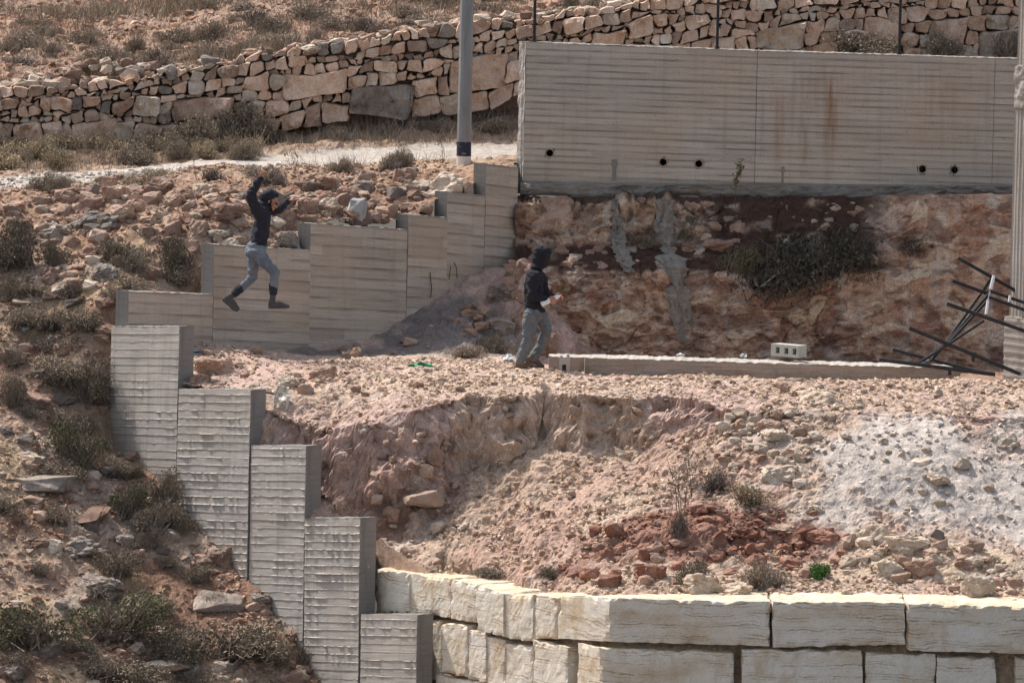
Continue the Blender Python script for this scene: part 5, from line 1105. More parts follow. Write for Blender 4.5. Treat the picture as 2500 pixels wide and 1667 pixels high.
# field, bank and path edges
def tufts(n, xr, yr, keepf, hr, per=10, spread=.07):
    xy = np.stack([rng.uniform(*xr, n), rng.uniform(*yr, n)], -1); xy = xy[keepf(xy[:, 0], xy[:, 1])]; q = np.repeat(xy, per, 0) + rng.normal(0, spread, (len(xy) * per, 2)); ok = inH(q[:, 0], q[:, 1]); q = q[ok]
    return np.stack([q[:, 0], q[:, 1], zH(q[:, 0], q[:, 1]) - .01], -1), rng.uniform(*hr, len(q)) * (.6 + .8 * np.clip(.5 + vnoise(q[:, 0] * .9, q[:, 1] * .9, 0, 7), 0, 1))
Vs = []; 
fieldk = lambda x, y: (y > wall_y(x) + .5) & (rng.random(len(x)) < np.clip(.55 + .7 * fbm(x * .55, y * .8, 0, 3, 44), .06, 1))
bankk = lambda x, y: (y > np.interp(x, HX, b_path_b[0])) & (y < wall_y(x) - .1)
edgek = lambda x, y: (np.abs(y - np.interp(x, HX, b_path_f[0]) + .25) < .45 + .3 * vnoise(x * 2, y * 2, 0, 3)) | (np.abs(y - np.interp(x, HX, b_path_b[0]) - .1) < .3)
slopek = lambda x, y: (y < 6) & (dl(x, y) > -.2) | (du(x, y) < -.3) & (y < 6) & (rng.random(len(x)) < .5)
for n, xr, yr, kf, hr, per, wd in ((13000, (-9.3, 4), (11.5, 23.5), fieldk, (.06, .27), 10, .013), (1500, (-9, 1.2), (8, 13.4), bankk, (.06, .3), 9, .010), (900, (-9, .8), (5, 12.5), edgek, (.04, .2), 9, .009), (1500, (-8, -1), (-6.5, 5), slopek, (.03, .13), 8, .008)):
    P_, h_ = tufts(n, xr, yr, kf, hr, per); Vs.append(blades(P_, h_, np.full(len(P_), wd), straw(len(P_)), .45))
off = 0; F_ = []
for v, f, c_ in Vs: F_.append(f + off); off += len(v)
o = link('dry_grass', fastmesh('dry_grass', np.concatenate([v for v, f, c_ in Vs]), np.concatenate(F_), np.concatenate([c_ for v, f, c_ in Vs])), M['plant']); tag(o, 'dry brown grass and weeds over the hillside and field', 'grass', kind='stuff')

# ------------------------------------------------------------------ shrubs
def shrub_parts(seed, ntw, nlf, pal, leaf=.012, dome=.8, droop=0.0, twc=(.24, .19, .15), clump=6):
    r = np.random.default_rng(seed)
    # sub-domes give an uneven outline
    cen = np.concatenate([[[0, 0, .1]], np.stack([r.uniform(-.34, .34, clump), r.uniform(-.3, .3, clump), r.uniform(.0, .28, clump)], -1)]); rad = np.r_[.36, r.uniform(.16, .3, clump)]
    def shell(n, lo=.55):
        k = r.integers(0, len(rad), n); d = r.normal(size=(n, 3)); d[:, 2] = np.abs(d[:, 2]) * 1.1 - .15; d /= np.linalg.norm(d, axis=1, keepdims=True)
        p = cen[k] + d * (rad[k] * (lo + (1.04 - lo) * r.random(n) ** .6))[:, None]; p[:, 2] *= dome; return p, d
    tip, d = shell(ntw, .7); base = np.stack([r.normal(0, .12, ntw), r.normal(0, .1, ntw), np.zeros(ntw)], -1); mid = (tip * .55 + base * .45) + r.normal(0, .05, (ntw, 3)); tip = tip * 1.06 + r.normal(0, .035, (ntw, 3))
    if droop: tip[:, 2] -= droop * r.random(ntw); mid[:, 2] -= droop * .3
    a = r.random(ntw) * 6.28; s = np.stack([np.cos(a), np.sin(a), 0 * a], -1) * .010
    V = np.stack([base - s, base + s, mid + s * .7, mid - s * .7, tip], 1).reshape(-1, 3); i = np.arange(ntw)[:, None] * 5
    Ft = np.concatenate([i + [0, 1, 2], i + [0, 2, 3], i + [3, 2, 4]]); ct = np.repeat(np.array(twc) * (.6 + .9 * r.random(ntw))[:, None], 5, 0)
    p, d = shell(nlf, .5); a = r.normal(size=(nlf, 3)); a /= np.linalg.norm(a, axis=1, keepdims=True); b = np.cross(a, r.normal(size=(nlf, 3))); b /= np.linalg.norm(b, axis=1, keepdims=True) + 1e-6
    if droop: p[:, 2] -= droop * r.random(nlf) * .6
    sz = leaf * r.uniform(.6, 1.5, nlf)[:, None]; VL = np.stack([p - a * sz * 1.5, p + b * sz * .6, p + a * sz * 1.5, p - b * sz * .6], 1).reshape(-1, 3); FL = np.arange(4 * nlf).reshape(-1, 4)
    pal = np.array(pal); cl = np.repeat(pal[r.integers(0, len(pal), nlf)] * (.65 + .7 * r.random(nlf))[:, None], 4, 0)
    ma = fastmesh('stems', V, Ft, ct); mb = fastmesh('foliage', VL, FL, cl); ma.materials.append(M['plant']); mb.materials.append(M['plant']); return ma, mb
BROWN = [(.23, .18, .135), (.29, .225, .165), (.18, .145, .105), (.20, .17, .11), (.34, .27, .20)]
OLIVE = [(.15, .13, .085), (.18, .15, .105), (.12, .11, .07), (.22, .175, .125), (.17, .135, .10)]
GREEN = [(.115, .12, .055), (.14, .135, .065), (.10, .10, .05), (.17, .145, .085), (.14, .115, .08)]
DARK = [(.06, .06, .045), (.08, .075, .055), (.05, .05, .04), (.10, .085, .065)]
YEL = [(.44, .35, .22), (.36, .285, .18), (.29, .225, .15), (.48, .39, .26)]
VIV = [(.07, .17, .035), (.09, .21, .05), (.06, .13, .03)]
SH = {'brown': [shrub_parts(i, 420, 2300, BROWN) for i in range(4)], 'olive': [shrub_parts(20 + i, 380, 2600, OLIVE) for i in range(3)], 'green': [shrub_parts(40 + i, 360, 2800, GREEN) for i in range(2)],
      'dark': [shrub_parts(60 + i, 520, 2200, DARK, droop=.25, twc=(.12, .105, .09)) for i in range(2)], 'yellow': [shrub_parts(80 + i, 260, 900, YEL, leaf=.016, twc=(.22, .18, .12)) for i in range(3)], 'vivid': [shrub_parts(90, 200, 2200, VIV, leaf=.02)], 'bare': [shrub_parts(95 + i, 330, 320, BROWN, twc=(.17, .14, .12)) for i in range(3)]}
def shrub(px, py, w, h, kind, label, group=None, which='H', i=None, name='thorn_shrub', cat='shrub', where=None):
    q = hit(px, py + h * .45, which) if where is None else where
    if q is None: return
    m = mpp(q[1]); i = random.randrange(9) if i is None else i; ma, mb = SH[kind][i % len(SH[kind])]
    r_ = empty(name, q - np.array([0, 0, .03]), label, cat, group); r_.rotation_euler = (0, 0, random.choice([0, .5, 2.7, 3.4, random.uniform(-.3, .3)])); W = w * m / .78; r_.scale = (W, W * .9, h * m / .40)
    link('stems', ma, None, r_); link('foliage', mb, None, r_)
    if group: single(r_, f"{'tall' if h > w * .62 else 'low'} {dict(brown='brown', bare='bare grey', yellow='straw-coloured', olive='olive')[kind]} {'shrub' if 'cushion' in group else 'weed'}")
for (px, py, w, h, k, lb) in [
    (45, 590, 130, 130, 'olive', 'large olive thorn shrub at the edge below the rubble heap'), (130, 610, 70, 70, 'olive', 'olive thorn shrub under the long grey slab'), (280, 600, 120, 60, 'olive', 'wide low thorn shrub in front of the rubble heap'), (415, 610, 100, 80, 'olive', 'dark olive shrub against the second step of the tan wall'), (320, 630, 90, 50, 'brown', 'brownish shrub behind the perched boulder'),
    (430, 660, 90, 60, 'brown', 'brown shrub beside the end of the second step'), (30, 700, 90, 60, 'olive', 'olive shrub below the flat cream slab'), (85, 700, 70, 30, 'brown', 'low brown shrub at the dark red boulder'), (330, 690, 110, 40, 'brown', 'brown thorn cushion below the wide tan boulder'), (270, 715, 60, 40, 'brown', 'brown tuft beside the lowest step of the tan wall'),
    (205, 770, 120, 60, 'brown', 'broad brown shrub on the bare slope under the thin grey stone'), (60, 770, 110, 50, 'brown', 'faded brown shrub beside the white bottle'), (130, 830, 120, 50, 'brown', 'low brown cushion in the middle of the slope'), (25, 870, 60, 50, 'brown', 'brown shrub at the edge above the big red boulder'),
    (130, 900, 150, 70, 'brown', 'wide greyish thorn shrub above the big red boulder'), (215, 930, 110, 100, 'olive', 'dense olive shrub touching the first panel of the pale wall'), (30, 950, 70, 90, 'brown', 'tall brown weeds at the edge beside the big red boulder'), (150, 1020, 110, 60, 'brown', 'brown shrub in front of the big red boulder'),
    (195, 1085, 130, 110, 'green', 'round greenish shrub by the foot of the first wall panel'), (20, 1230, 90, 50, 'brown', 'brown shrub above the smooth tan boulder'), (130, 1245, 110, 50, 'brown', 'thin brown shrub beside the reddish ledge'), (310, 1220, 90, 90, 'green', 'grey-green bush below the small red boulder'), (400, 1190, 80, 110, 'brown', 'tall dry weeds in front of the second wall panel'), (370, 1260, 70, 90, 'bare', 'dark bare thistles between the bush and the wall'), (440, 1270, 70, 60, 'olive', 'olive weeds at the foot of the third wall panel'),
    (290, 1370, 110, 70, 'brown', 'brown shrub hanging over the red earth bank'), (370, 1310, 60, 60, 'brown', 'brown thorn tuft on top of the red earth bank'), (80, 1520, 200, 120, 'green', 'big green shrub at the edge near the bottom'), (280, 1500, 210, 110, 'green', 'big yellow-green shrub in the middle near the bottom'), (390, 1470, 80, 60, 'brown', 'brown shrub beside the big yellow-green one'),
    (590, 1560, 210, 100, 'brown', 'wide brown shrub at the foot of the stepped wall near the bottom'), (420, 1570, 170, 90, 'olive', 'olive-brown shrub between the whitish stones'), (300, 1630, 200, 70, 'brown', 'dark brown shrub along the bottom edge'), (30, 1600, 90, 50, 'brown', 'brown shrub in the bottom corner'), (470, 1650, 90, 40, 'brown', 'small brown shrub at the bottom of the slope'), (680, 1590, 70, 60, 'brown', 'dry weeds by the brown-red block at the wall'), (740, 1590, 60, 70, 'bare', 'bare twigs against the last wall panel'),
    (480, 320, 120, 90, 'brown', 'round dark shrub against the dry stone wall'), (590, 290, 110, 100, 'brown', 'taller dark shrub against the dry stone wall next to the round one'), (370, 320, 110, 50, 'olive', 'grey-green shrub under the dry stone wall'), (1070, 260, 60, 70, 'bare', 'bare grey twigs on the bank behind the utility pole'), (660, 420, 110, 60, 'bare', 'bare twiggy weeds at the edge of the track behind the jumper'), (845, 395, 44, 50, 'bare', 'dark bare thistle at the edge of the track')]:
    shrub(px, py, w, h, k, lb)
for (px, py, w, h, k, lb) in [(1740, 1160, 110, 70, 'bare', 'wispy dry weeds above the red rubble'), (1830, 1200, 110, 60, 'yellow', 'straw-coloured weeds above the red rubble'), (1700, 1390, 100, 60, 'olive', 'grey-green weeds at the foot of the red rubble'), (1860, 1400, 110, 66, 'brown', 'grey-brown weeds behind the cream boulders on the block wall'), (1660, 1270, 70, 90, 'bare', 'dry thorn bush in the red rubble'), (1200, 1390, 120, 26, 'olive', 'thin green weeds along the block wall'), (1345, 1392, 60, 30, 'olive', 'small green weeds at the end of the red rubble'), (1205, 835, 80, 60, 'olive', 'olive tuft on the dirt mound by the walking person'), (1140, 855, 90, 40, 'brown', 'dry brown weeds at the foot of the dirt mound')]:
    shrub(px, py, w, h, k, lb, which='T', name='weed', cat='weeds')
shrub(2000, 1390, 58, 46, 'vivid', 'small bright green shrub between the red rubble and the stone pile', which='T', name='shrub')
shrub(705, 1497, 32, 50, 'vivid', 'small bright green plant against the foot of the pale stepped wall', name='shrub')
shrub(625, 1385, 24, 36, 'green', 'tiny green weed growing at the wall beside the peaked boulder', name='weed', cat='weeds')
for k in range(28):                                               # unremarkable thorn cushions all over the front slope
    px, py = pt_in([(0, 620), (270, 720), (260, 1050), (400, 1210), (690, 1560), (700, 1660), (0, 1660)]); sc_ = random.uniform(40, 120)
    shrub(px, py, sc_, sc_ * random.uniform(.4, .7), random.choices(['brown', 'olive', 'bare'], [.6, .2, .2])[0], random.choice(['small brown thorn cushion on the front slope', 'low dry tuft between stones on the front slope', 'faded thorn cushion among the rocks of the front slope']), 'thorn cushions on the front slope')
for k in range(34):                                               # pale weeds between the track and the dry stone wall
    px = random.uniform(-20, 640); y0 = 400 - px * .05; shrub(px, random.uniform(y0 - 62, y0 - 6), random.uniform(50, 100), random.uniform(34, 62), random.choices(['yellow', 'brown', 'bare'], [.7, .2, .1])[0], 'straw-coloured weed on the verge between the track and the dry stone wall', 'weeds on the verge of the track', name='weed', cat='weeds')
for k in range(16):
    px = random.uniform(640, 1250); shrub(px, random.uniform(280, 330) - (px - 640) * .04, random.uniform(40, 80), random.uniform(24, 46), random.choice(['brown', 'bare']), 'dry weed on the earth bank behind the utility pole', 'weeds on the earth bank', name='weed', cat='weeds')
for k in range(12):
    px = random.uniform(0, 1050); shrub(px, 452 - px * .055 + random.uniform(-16, 4), random.uniform(40, 80), random.uniform(28, 56), random.choice(['bare', 'brown', 'yellow']), 'dry weed along the lower edge of the track', 'weeds along the lower edge of the track', name='weed', cat='weeds')
for k in range(90):
    px = random.uniform(-20, 1500); x = at(px, 80, 14)[0]; yw = float(wall_y(x)); y = yw + .5 + 7.5 * random.random() ** 1.6
    shrub(px, 0, random.uniform(40, 120), random.uniform(22, 60), random.choice(['brown', 'brown', 'bare']), 'dry brown weed in the field above the stone wall', 'weeds in the upper field', name='weed', cat='weeds', where=np.array([x, y, float(zH(x, y))]))
for (px, py, w, h, lb) in [(2060, 640, 40, 30, 'a'), ]: pass
for (px, py, w, h, k, lb) in [(1880, 650, 230, 150, 'dark', 'large dark drooping shrub on the earth bank of the rock cut'), (2000, 620, 190, 140, 'dark', 'dark tangled shrub beside the large drooping one on the cut'), (2105, 610, 140, 110, 'dark', 'dark shrub near the far end of the earth bank'), (2215, 590, 80, 54, 'dark', 'small dark shrub rooted in the bare rock face'), (1800, 640, 90, 70, 'green', 'green leafy weed on the earth bank under the sapling'), (1690, 560, 60, 60, 'olive', 'small olive weed below the broad cement spill\'s top'), (1570, 590, 60, 40, 'olive', 'olive weed between the two cement spills')]:
    q, _ = on_rock(px, min(py + h * .3, 690)); shrub(px, py, w, h, k, lb, where=q + np.array([0, .05, 0]), name='shrub')
# dark shrubs peeping over the long wall
for (px, w, h, lb) in [(2105, 160, 70, 'dark bush at the foot of the stone wall above the middle of the long wall'), (2300, 90, 60, 'dark bush at the foot of the stone wall near the column'), (2460, 80, 80, 'dark bush beside the top of the concrete column')]:
    q = at(px, 135, wy(px) - .4); shrub(px, 100, w, h, 'brown', lb, where=q, name='shrub')

def twigplant(name, base, H, nbr, label, cat, leafy=0, seed=0, pal=GREEN, spread=.35, thick=.006, group=None, colr=(.13, .10, .08), curve=.06):
    r = np.random.default_rng(seed); V, F, Cc = [], [], []
    def strand(p0, p1, w0, w1, bend):
        pts = [p0 * (1 - t) + p1 * t + bend * math.sin(math.pi * t) for t in np.linspace(0, 1, 6)]
        for k, p in enumerate(pts):
            w = w0 + (w1 - w0) * k / 5; o_ = len(V)
            for a in (0, 2.09, 4.19): V.append(p + np.array([math.cos(a), math.sin(a), 0]) * w); Cc.append(np.array(colr) * r.uniform(.7, 1.3))
            if k: 
                for a in range(3): F.append([o_ - 3 + a, o_ - 3 + (a + 1) % 3, o_ + (a + 1) % 3, o_ + a])
        return pts
    tips = []; z0 = np.zeros(3)
    for b in range(max(1, nbr // 3)):
        main = strand(z0, np.array([r.normal(0, spread * .5) * H, r.normal(0, spread * .4) * H, H * r.uniform(.75, 1)]), thick, thick * .45, r.normal(0, curve, 3) * H * [1, 1, 0])
        tips += main[3:]
        for j in range(3):
            p = main[2 + j]; q = p + np.array([r.normal(0, spread), r.normal(0, spread * .8), r.uniform(.15, .5)]) * H * .5; tips += strand(p, q, thick * .6, thick * .3, r.normal(0, .03, 3) * H)[2:]
    r_ = empty(name, base, label, cat, group)
    if group: single(r_, 'dark dry stalk')
    link('stem', fastmesh('stem', np.array(V), np.array(F), np.array(Cc)), M['plant'], r_)
    if leafy:
        n = leafy; k = r.integers(0, len(tips), n); p = np.array(tips)[k] + r.normal(0, .025, (n, 3)); a = r.normal(size=(n, 3)); a /= np.linalg.norm(a, axis=1, keepdims=True); b = np.cross(a, r.normal(size=(n, 3))); b /= np.linalg.norm(b, axis=1, keepdims=True); s = .028 * r.uniform(.6, 1.3, n)[:, None]
        VL = np.stack([p - a * s, p + b * s * .45, p + a * s, p - b * s * .45], 1).reshape(-1, 3); pal_ = np.array(pal)
        link('foliage', fastmesh('foliage', VL, np.arange(4 * n).reshape(-1, 4), np.repeat(pal_[r.integers(0, len(pal_), n)], 4, 0)), M['plant'], r_)
twigplant('sapling', on_rock(1795, 505)[0] + np.array([0, -.05, 0]), .75, 3, 'thin young sapling with a leafy top in front of the long wall', 'sapling', 130, 3, [(.10, .13, .05), (.13, .15, .06), (.16, .10, .06)], .10, .007)
twigplant('dry_bush', hit(1665, 1300, 'T'), 1.0, 15, 'tall dark bare bush rising from the red rubble', 'bush', 60, 5, BROWN, .3, .008)
twigplant('dry_bush', hit(1688, 1215, 'T'), .75, 12, 'tall dry stalks with seed heads beside the bare bush', 'bush', 50, 6, BROWN, .25, .005)
twigplant('bare_sapling', hit(480, 440, 'H'), .78, 6, 'pale bare sapling leaning at the edge of the track', 'sapling', 0, 7, spread=.25, colr=(.30, .25, .20))
twigplant('bare_sapling', hit(265, 440, 'H'), .6, 9, 'dark bare twigs beside the track behind the rubble heap', 'sapling', 30, 8, BROWN, .3)
twigplant('bare_sapling', hit(1080, 400, 'H'), .42, 6, 'thin bare twig standing beside the utility pole', 'sapling', 0, 9, spread=.25)
twigplant('bare_sapling', hit(720, 425, 'H'), .4, 9, 'bare twigs on the verge beyond the jumper\'s hand', 'sapling', 20, 10, BROWN)
for k, (px, H) in enumerate([(760, .85), (500, .55), (975, .6), (1165, .5), (350, .5), (640, .6)]):
    x = at(px, 80, 14)[0]; y = float(wall_y(x)) + 1.0 + .4 * k; twigplant('dry_stalk', np.array([x, y, float(zH(x, y))]), H, 5, 'dark dry stalk standing in the upper field', 'stalk', 14, 20 + k, BROWN, .14, .006, 'dry stalks in the upper field')
name_singles(); print('plants ready')
# ------------------------------------------------------------------ people
def fabric(name, colr, var=.25, rough=.95, wear=None):
    g = G(name, rough); p = g.pos(); c = g.mix(g.noise(p, 9, 4, .6), tuple(x * (1 - var) for x in colr), tuple(x * (1 + var) for x in colr))
    if wear: c = g.mix(g.ramp(g.noise(g.scale(p, (1, 1, .6)), 7, 3), [(.45, 0.0), (.7, .6)]), c, wear)
    g.bump(g.noise(p, 160, 3, .7), .5, .004); return g.done(c)
M['skin'] = fabric('skin', (.40, .20, .135), .12, .55)
M['hood_navy'] = fabric('navy_cotton', (.030, .030, .040)); M['hood_black'] = fabric('black_cotton', (.024, .023, .028))
M['denim_pale'] = fabric('pale_denim', (.145, .165, .19), .35, .95, (.25, .26, .265)); M['denim_dusty'] = fabric('dusty_denim', (.125, .14, .148), .3, .95, (.21, .185, .15))
M['boot_dark'] = fabric('dark_boot_cloth', (.035, .036, .042)); M['boot_grey'] = fabric('grey_suede', (.085, .08, .075), .5); M['shoe_brown'] = fabric('brown_suede', (.16, .10, .065)); M['sole'] = fabric('rubber_sole', (.10, .095, .09)); M['hair'] = fabric('dark_hair', (.02, .016, .013)); M['belt'] = fabric('belt', (.02, .02, .022), .1, .5); M['buckle'] = fabric('pale_cloth', (.55, .5, .42))
_b = bmesh.new(); bmesh.ops.create_icosphere(_b, subdivisions=2, radius=1.0); ICO_V = np.array([v.co[:] for v in _b.verts]); ICO_F = np.array([[v.index for v in f.verts] for f in _b.faces]); _b.free()
def ball(acc, c, r, rot=None):
    v = ICO_V * np.array((r, r, r) if isinstance(r, (int, float)) else tuple(r))
    if rot is not None: v = v @ np.array(rot.to_3x3()).T
    acc.append(v + np.array(c[:]))
def ball_mesh(name, acc):
    return fastmesh(name, np.concatenate(acc), (ICO_F[None] + (np.arange(len(acc)) * len(ICO_V))[:, None, None]).reshape(-1, 3))
def chain(bm, pts, rad, flat=None):
    "overlapping balls along a bent line: pts and radii per joint"
    for a, b, ra, rb in zip(pts[:-1], pts[1:], rad[:-1], rad[1:]):
        a, b = Vector(a), Vector(b); n = max(2, int((b - a).length / (.4 * min(ra, rb))) + 1)
        for k in range(n + 1):
            t = k / n; r = ra + (rb - ra) * t; ball(bm, a.lerp(b, t), r if flat is None else (r * flat[0], r * flat[1], r * flat[2]))
SCR = bpy.data.scenes.new('workbench')
def solid(name, build, mat, root, voxel=.012, smooth=6, wr=0.0, wsc=9.0, seed=0):
    "closed shapes fused into one continuous skin"
    acc = []; build(acc); me = ball_mesh(name, acc)
    o = bpy.data.objects.new(name, me); SCR.collection.objects.link(o); m = o.modifiers.new('r', 'REMESH'); m.mode = 'VOXEL'; m.voxel_size = voxel; m.use_smooth_shade = True
    s = o.modifiers.new('s', 'SMOOTH'); s.factor = .5; s.iterations = smooth
    SCR.view_layers[0].update(); dg = SCR.view_layers[0].depsgraph; new = bpy.data.meshes.new_from_object(o.evaluated_get(dg)); bpy.data.objects.remove(o); bpy.data.meshes.remove(me)
    if wr:
        n = len(new.vertices); co = np.empty(n * 3, np.float32); no = np.empty(n * 3, np.float32); new.vertices.foreach_get('co', co); new.vertices.foreach_get('normal', no); co = co.reshape(-1, 3); no = no.reshape(-1, 3)
        d = wr * fbm(co[:, 0] * wsc, co[:, 1] * wsc, co[:, 2] * wsc * 1.7, 3, seed) + wr * .8 * (.6 - 1.6 * np.abs(vnoise(co[:, 0] * wsc * 1.6 + co[:, 2] * 7, co[:, 1] * wsc * 1.2, co[:, 2] * wsc * 2.4, seed + 2))); new.vertices.foreach_set('co', (co + no * d[:, None]).ravel())
    new.polygons.foreach_set('use_smooth', np.ones(len(new.polygons), bool)); new.update(); new.materials.clear(); new.materials.append(M[mat]); new.name = name
    return part(name, new, None, root)
def hand(bm, wrist, dirv, palm_n, curl, sc=1.0, grip=None):
    "palm, four jointed fingers of different length and a thumb leaving the side of the palm"
    d = Vector(dirv).normalized(); n = Vector(palm_n); n = (n - d * n.dot(d)).normalized(); s = d.cross(n); w = Vector(wrist)
    for k in range(5):
        for j in range(-2, 3): ball(bm, w + d * (.018 + .017 * k) * sc + s * .0165 * j * sc, .0135 * sc)
    for j, (L, off) in enumerate(((.070, -.033), (.080, -.011), (.075, .011), (.058, .032))):
        p = w + d * .088 * sc + s * off * sc; dd = d.copy(); pts = [p]
        for seg, fr in enumerate((.45, .3, .25)):
            dd = (Matrix.Rotation(curl * (.7 + .3 * seg), 3, s) @ dd).normalized(); p = p + dd * L * fr * sc; pts.append(p)
        chain(bm, pts, [.0095 * sc, .009 * sc, .008 * sc, .007 * sc])
    p = w + d * .03 * sc - s * .036 * sc; t1 = p + (d * .6 - s * .75 + n * .3).normalized() * .036 * sc; t2 = t1 + (d * .9 - s * .2 + n * .35).normalized() * .032 * sc
    chain(bm, [w + d * .018 * sc - s * .02 * sc, p, t1, t2], [.013 * sc, .012 * sc, .0105 * sc, .008 * sc])
def face_head(bm, c, f, up, hr=.098):
    "head with brow, eye hollows, nose, lips, chin and ears"
    f = Vector(f).normalized(); up = Vector(up); up = (up - f * up.dot(f)).normalized(); s = f.cross(up); c = Vector(c); R = Matrix((s, f, up)).transposed().to_4x4()
    ball(bm, c + up * .03 - f * .01, (.076, .094, .092), R); ball(bm, c - up * .045 + f * .025, (.056, .066, .075), R)
    ball(bm, c - up * .098 + f * .064, (.024, .02, .02), R); ball(bm, c - up * .03 + f * .099, (.013, .018, .026), R); ball(bm, c - up * .045 + f * .112, (.012, .012, .011), R)
    for k in (-1, 1):
        ball(bm, c + up * .026 + f * .083 + s * .03 * k, (.024, .014, .011), R); ball(bm, c - up * .028 + f * .07 + s * .036 * k, (.024, .024, .024), R); ball(bm, c - up * .01 + s * .077 * k - f * .008, (.012, .022, .034), R)
    ball(bm, c - up * .068 + f * .088, (.022, .011, .006), R); ball(bm, c - up * .078 + f * .085, (.02, .010, .006), R)
    return f, up, s
def eyes(root, c, f, up):
    f = Vector(f).normalized(); up = Vector(up); up = (up - f * up.dot(f)).normalized(); s = f.cross(up); c = Vector(c)
    for k in (-1, 1):
        acc = []; ball(acc, c + up * .004 + f * .082 + s * .031 * k, (.012, .012, .009)); part('eye', ball_mesh('eye', acc), M['hair'], root)

# --- the jumping person
YJ = 1.0; J = lambda px, py, dy=0.0: np.array(at(px, py, YJ + dy))
root = empty('person', J(640, 760), 'person in dark hoodie and pale jeans leaping with one arm raised', 'person')
sh_n, el_n, wr_n = J(627, 512, -.17), J(612, 478, -.22), J(634, 438, -.2); sh_f, el_f, wr_f = J(655, 515, .17), J(681, 511, .24), J(704, 491, .26)
hd = J(659, 489); chest = J(641, 530); waist = J(634, 585); pelv = J(626, 610)
hp_n, kn_n, an_n = J(629, 618, -.09), J(670, 664, -.11), J(667, 719, -.09); hp_f, kn_f, an_f = J(621, 618, .09), J(618, 675, .10), J(574, 713, .08)
fd, upv = (_r * .85 - _u * .42 - _f * .28), (_u * .85 + _r * .45)
def body_j(bm):
    face_head(bm, hd + _r * .02 - _u * .02, fd, upv); chain(bm, [hd - _u * .03 - _r * .05, J(646, 508)], [.055, .06])
    chain(bm, [chest, waist, pelv], [.10, .095, .11])
    for a, b, c_ in ((sh_n, el_n, wr_n), (sh_f, el_f, wr_f)): chain(bm, [chest * .4 + a * .6, a, b, c_], [.06, .05, .04, .028])
    for a, b, c_ in ((hp_n, kn_n, an_n), (hp_f, kn_f, an_f)): chain(bm, [a, b, c_], [.06, .036, .03])
    hand(bm, wr_n, J(645, 421, -.2) - wr_n, _r * .8 - _f * .6, .55); hand(bm, wr_f, J(724, 481, .28) - wr_f, -_u, .22)
solid('body', body_j, 'skin', root, .0075, 3)
eyes(root, hd + _r * .02 - _u * .02, fd, upv)
def hoodie_j(bm):
    chain(bm, [J(640, 510), J(641, 535), J(637, 565), J(633, 590)], [.108, .126, .118, .116], (1.0, 1.25, 1.0)); ball(bm, J(640, 512), (.11, .2, .075))
    for a, b, c_ in ((sh_n, el_n, wr_n), (sh_f, el_f, wr_f)): chain(bm, [J(641, 518) * .45 + a * .55, a, b, b * .4 + c_ * .6, c_], [.085, .076, .062, .052, .042])
solid('hoodie', hoodie_j, 'hood_navy', root, .010, 4, .015, 7, 3)
def hood_j(bm):
    c0 = Vector(hd) ; f = Vector(fd).normalized(); u = Vector(upv).normalized()
    ball(bm, c0 - f * .035 + u * .055, (.115, .118, .105)); ball(bm, c0 - f * .075 + u * .01, (.10, .11, .105)); ball(bm, c0 + f * .01 + u * .085, (.085, .095, .05)); ball(bm, J(640, 500), (.10, .12, .06)); ball(bm, J(650, 505), (.08, .11, .05))
solid('hood', hood_j, 'hood_navy', root, .011, 4, .007, 10, 5)
def beard_j(bm):
    c0 = Vector(hd + _r * .02 - _u * .02); f = Vector(fd).normalized(); u = Vector(upv); u = (u - f * u.dot(f)).normalized(); s = f.cross(u)
    for k in (-1, 1):
        chain(bm, [c0 + s * .066 * k + u * .0 + f * .01, c0 + s * .058 * k - u * .06 + f * .03, c0 + s * .022 * k - u * .105 + f * .062], [.016, .022, .020])
solid('beard', beard_j, 'hair', root, .009, 3, .004, 30, 2)
def jeans_j(bm):
    ball(bm, J(627, 604), (.135, .165, .10)); ball(bm, J(621, 614), (.125, .165, .11))
    chain(bm, [hp_n + _u * .02, J(646, 640, -.1), kn_n, J(670, 690, -.1), an_n + _u * .11], [.105, .092, .072, .062, .056]); chain(bm, [hp_f + _u * .02, J(619, 645, .1), kn_f, J(596, 697, .09), np.array(an_f) * .62 + np.array(J(596, 697, .09)) * .38], [.105, .09, .07, .06, .054])
solid('jeans', jeans_j, 'denim_pale', root, .010, 3, .013, 8, 7)
def belt_j(bm):
    ball(bm, J(631, 595), (.132, .165, .026))
solid('belt', belt_j, 'belt', root, .010, 2)
def boot(root, an, heel, toe, upd, mats, shaft=.13):
    an, heel, toe, up_ = map(Vector, (an, heel, toe, upd)); up_ = up_.normalized()
    solid('boot', lambda bm: (chain(bm, [an + up_ * shaft * .6, an, heel.lerp(an, .35)], [.050, .046, .044]), chain(bm, [heel + up_ * .05, heel.lerp(toe, .55) + up_ * .055, heel.lerp(toe, .82) + up_ * .04, toe + up_ * .035], [.040, .043, .038, .027])), mats[0], root, .009, 3, .003, 20)
    solid('boot_cuff', lambda bm: chain(bm, [an + up_ * shaft * .2, an + up_ * shaft * .95], [.060, .068]), mats[1], root, .009, 3, .004, 20)
    solid('sole', lambda bm: chain(bm, [heel + up_ * .014, heel.lerp(toe, .5) + up_ * .014, heel.lerp(toe, .8) + up_ * .014, toe + up_ * .016], [.040, .037, .043, .031], (1, 1, .45) if up_.z > .9 else None), mats[2], root, .009, 2)
boot(root, an_n, J(661, 754, -.09), J(703, 753, -.12), _u, ('boot_grey', 'boot_dark', 'sole')); bu = np.array(an_f) - np.array(J(556, 757, .08)); boot(root, J(570, 719, .08), J(547, 733, .08), J(576, 758, .08), (_u * .6 + _r * .72) , ('boot_grey', 'boot_dark', 'sole'))

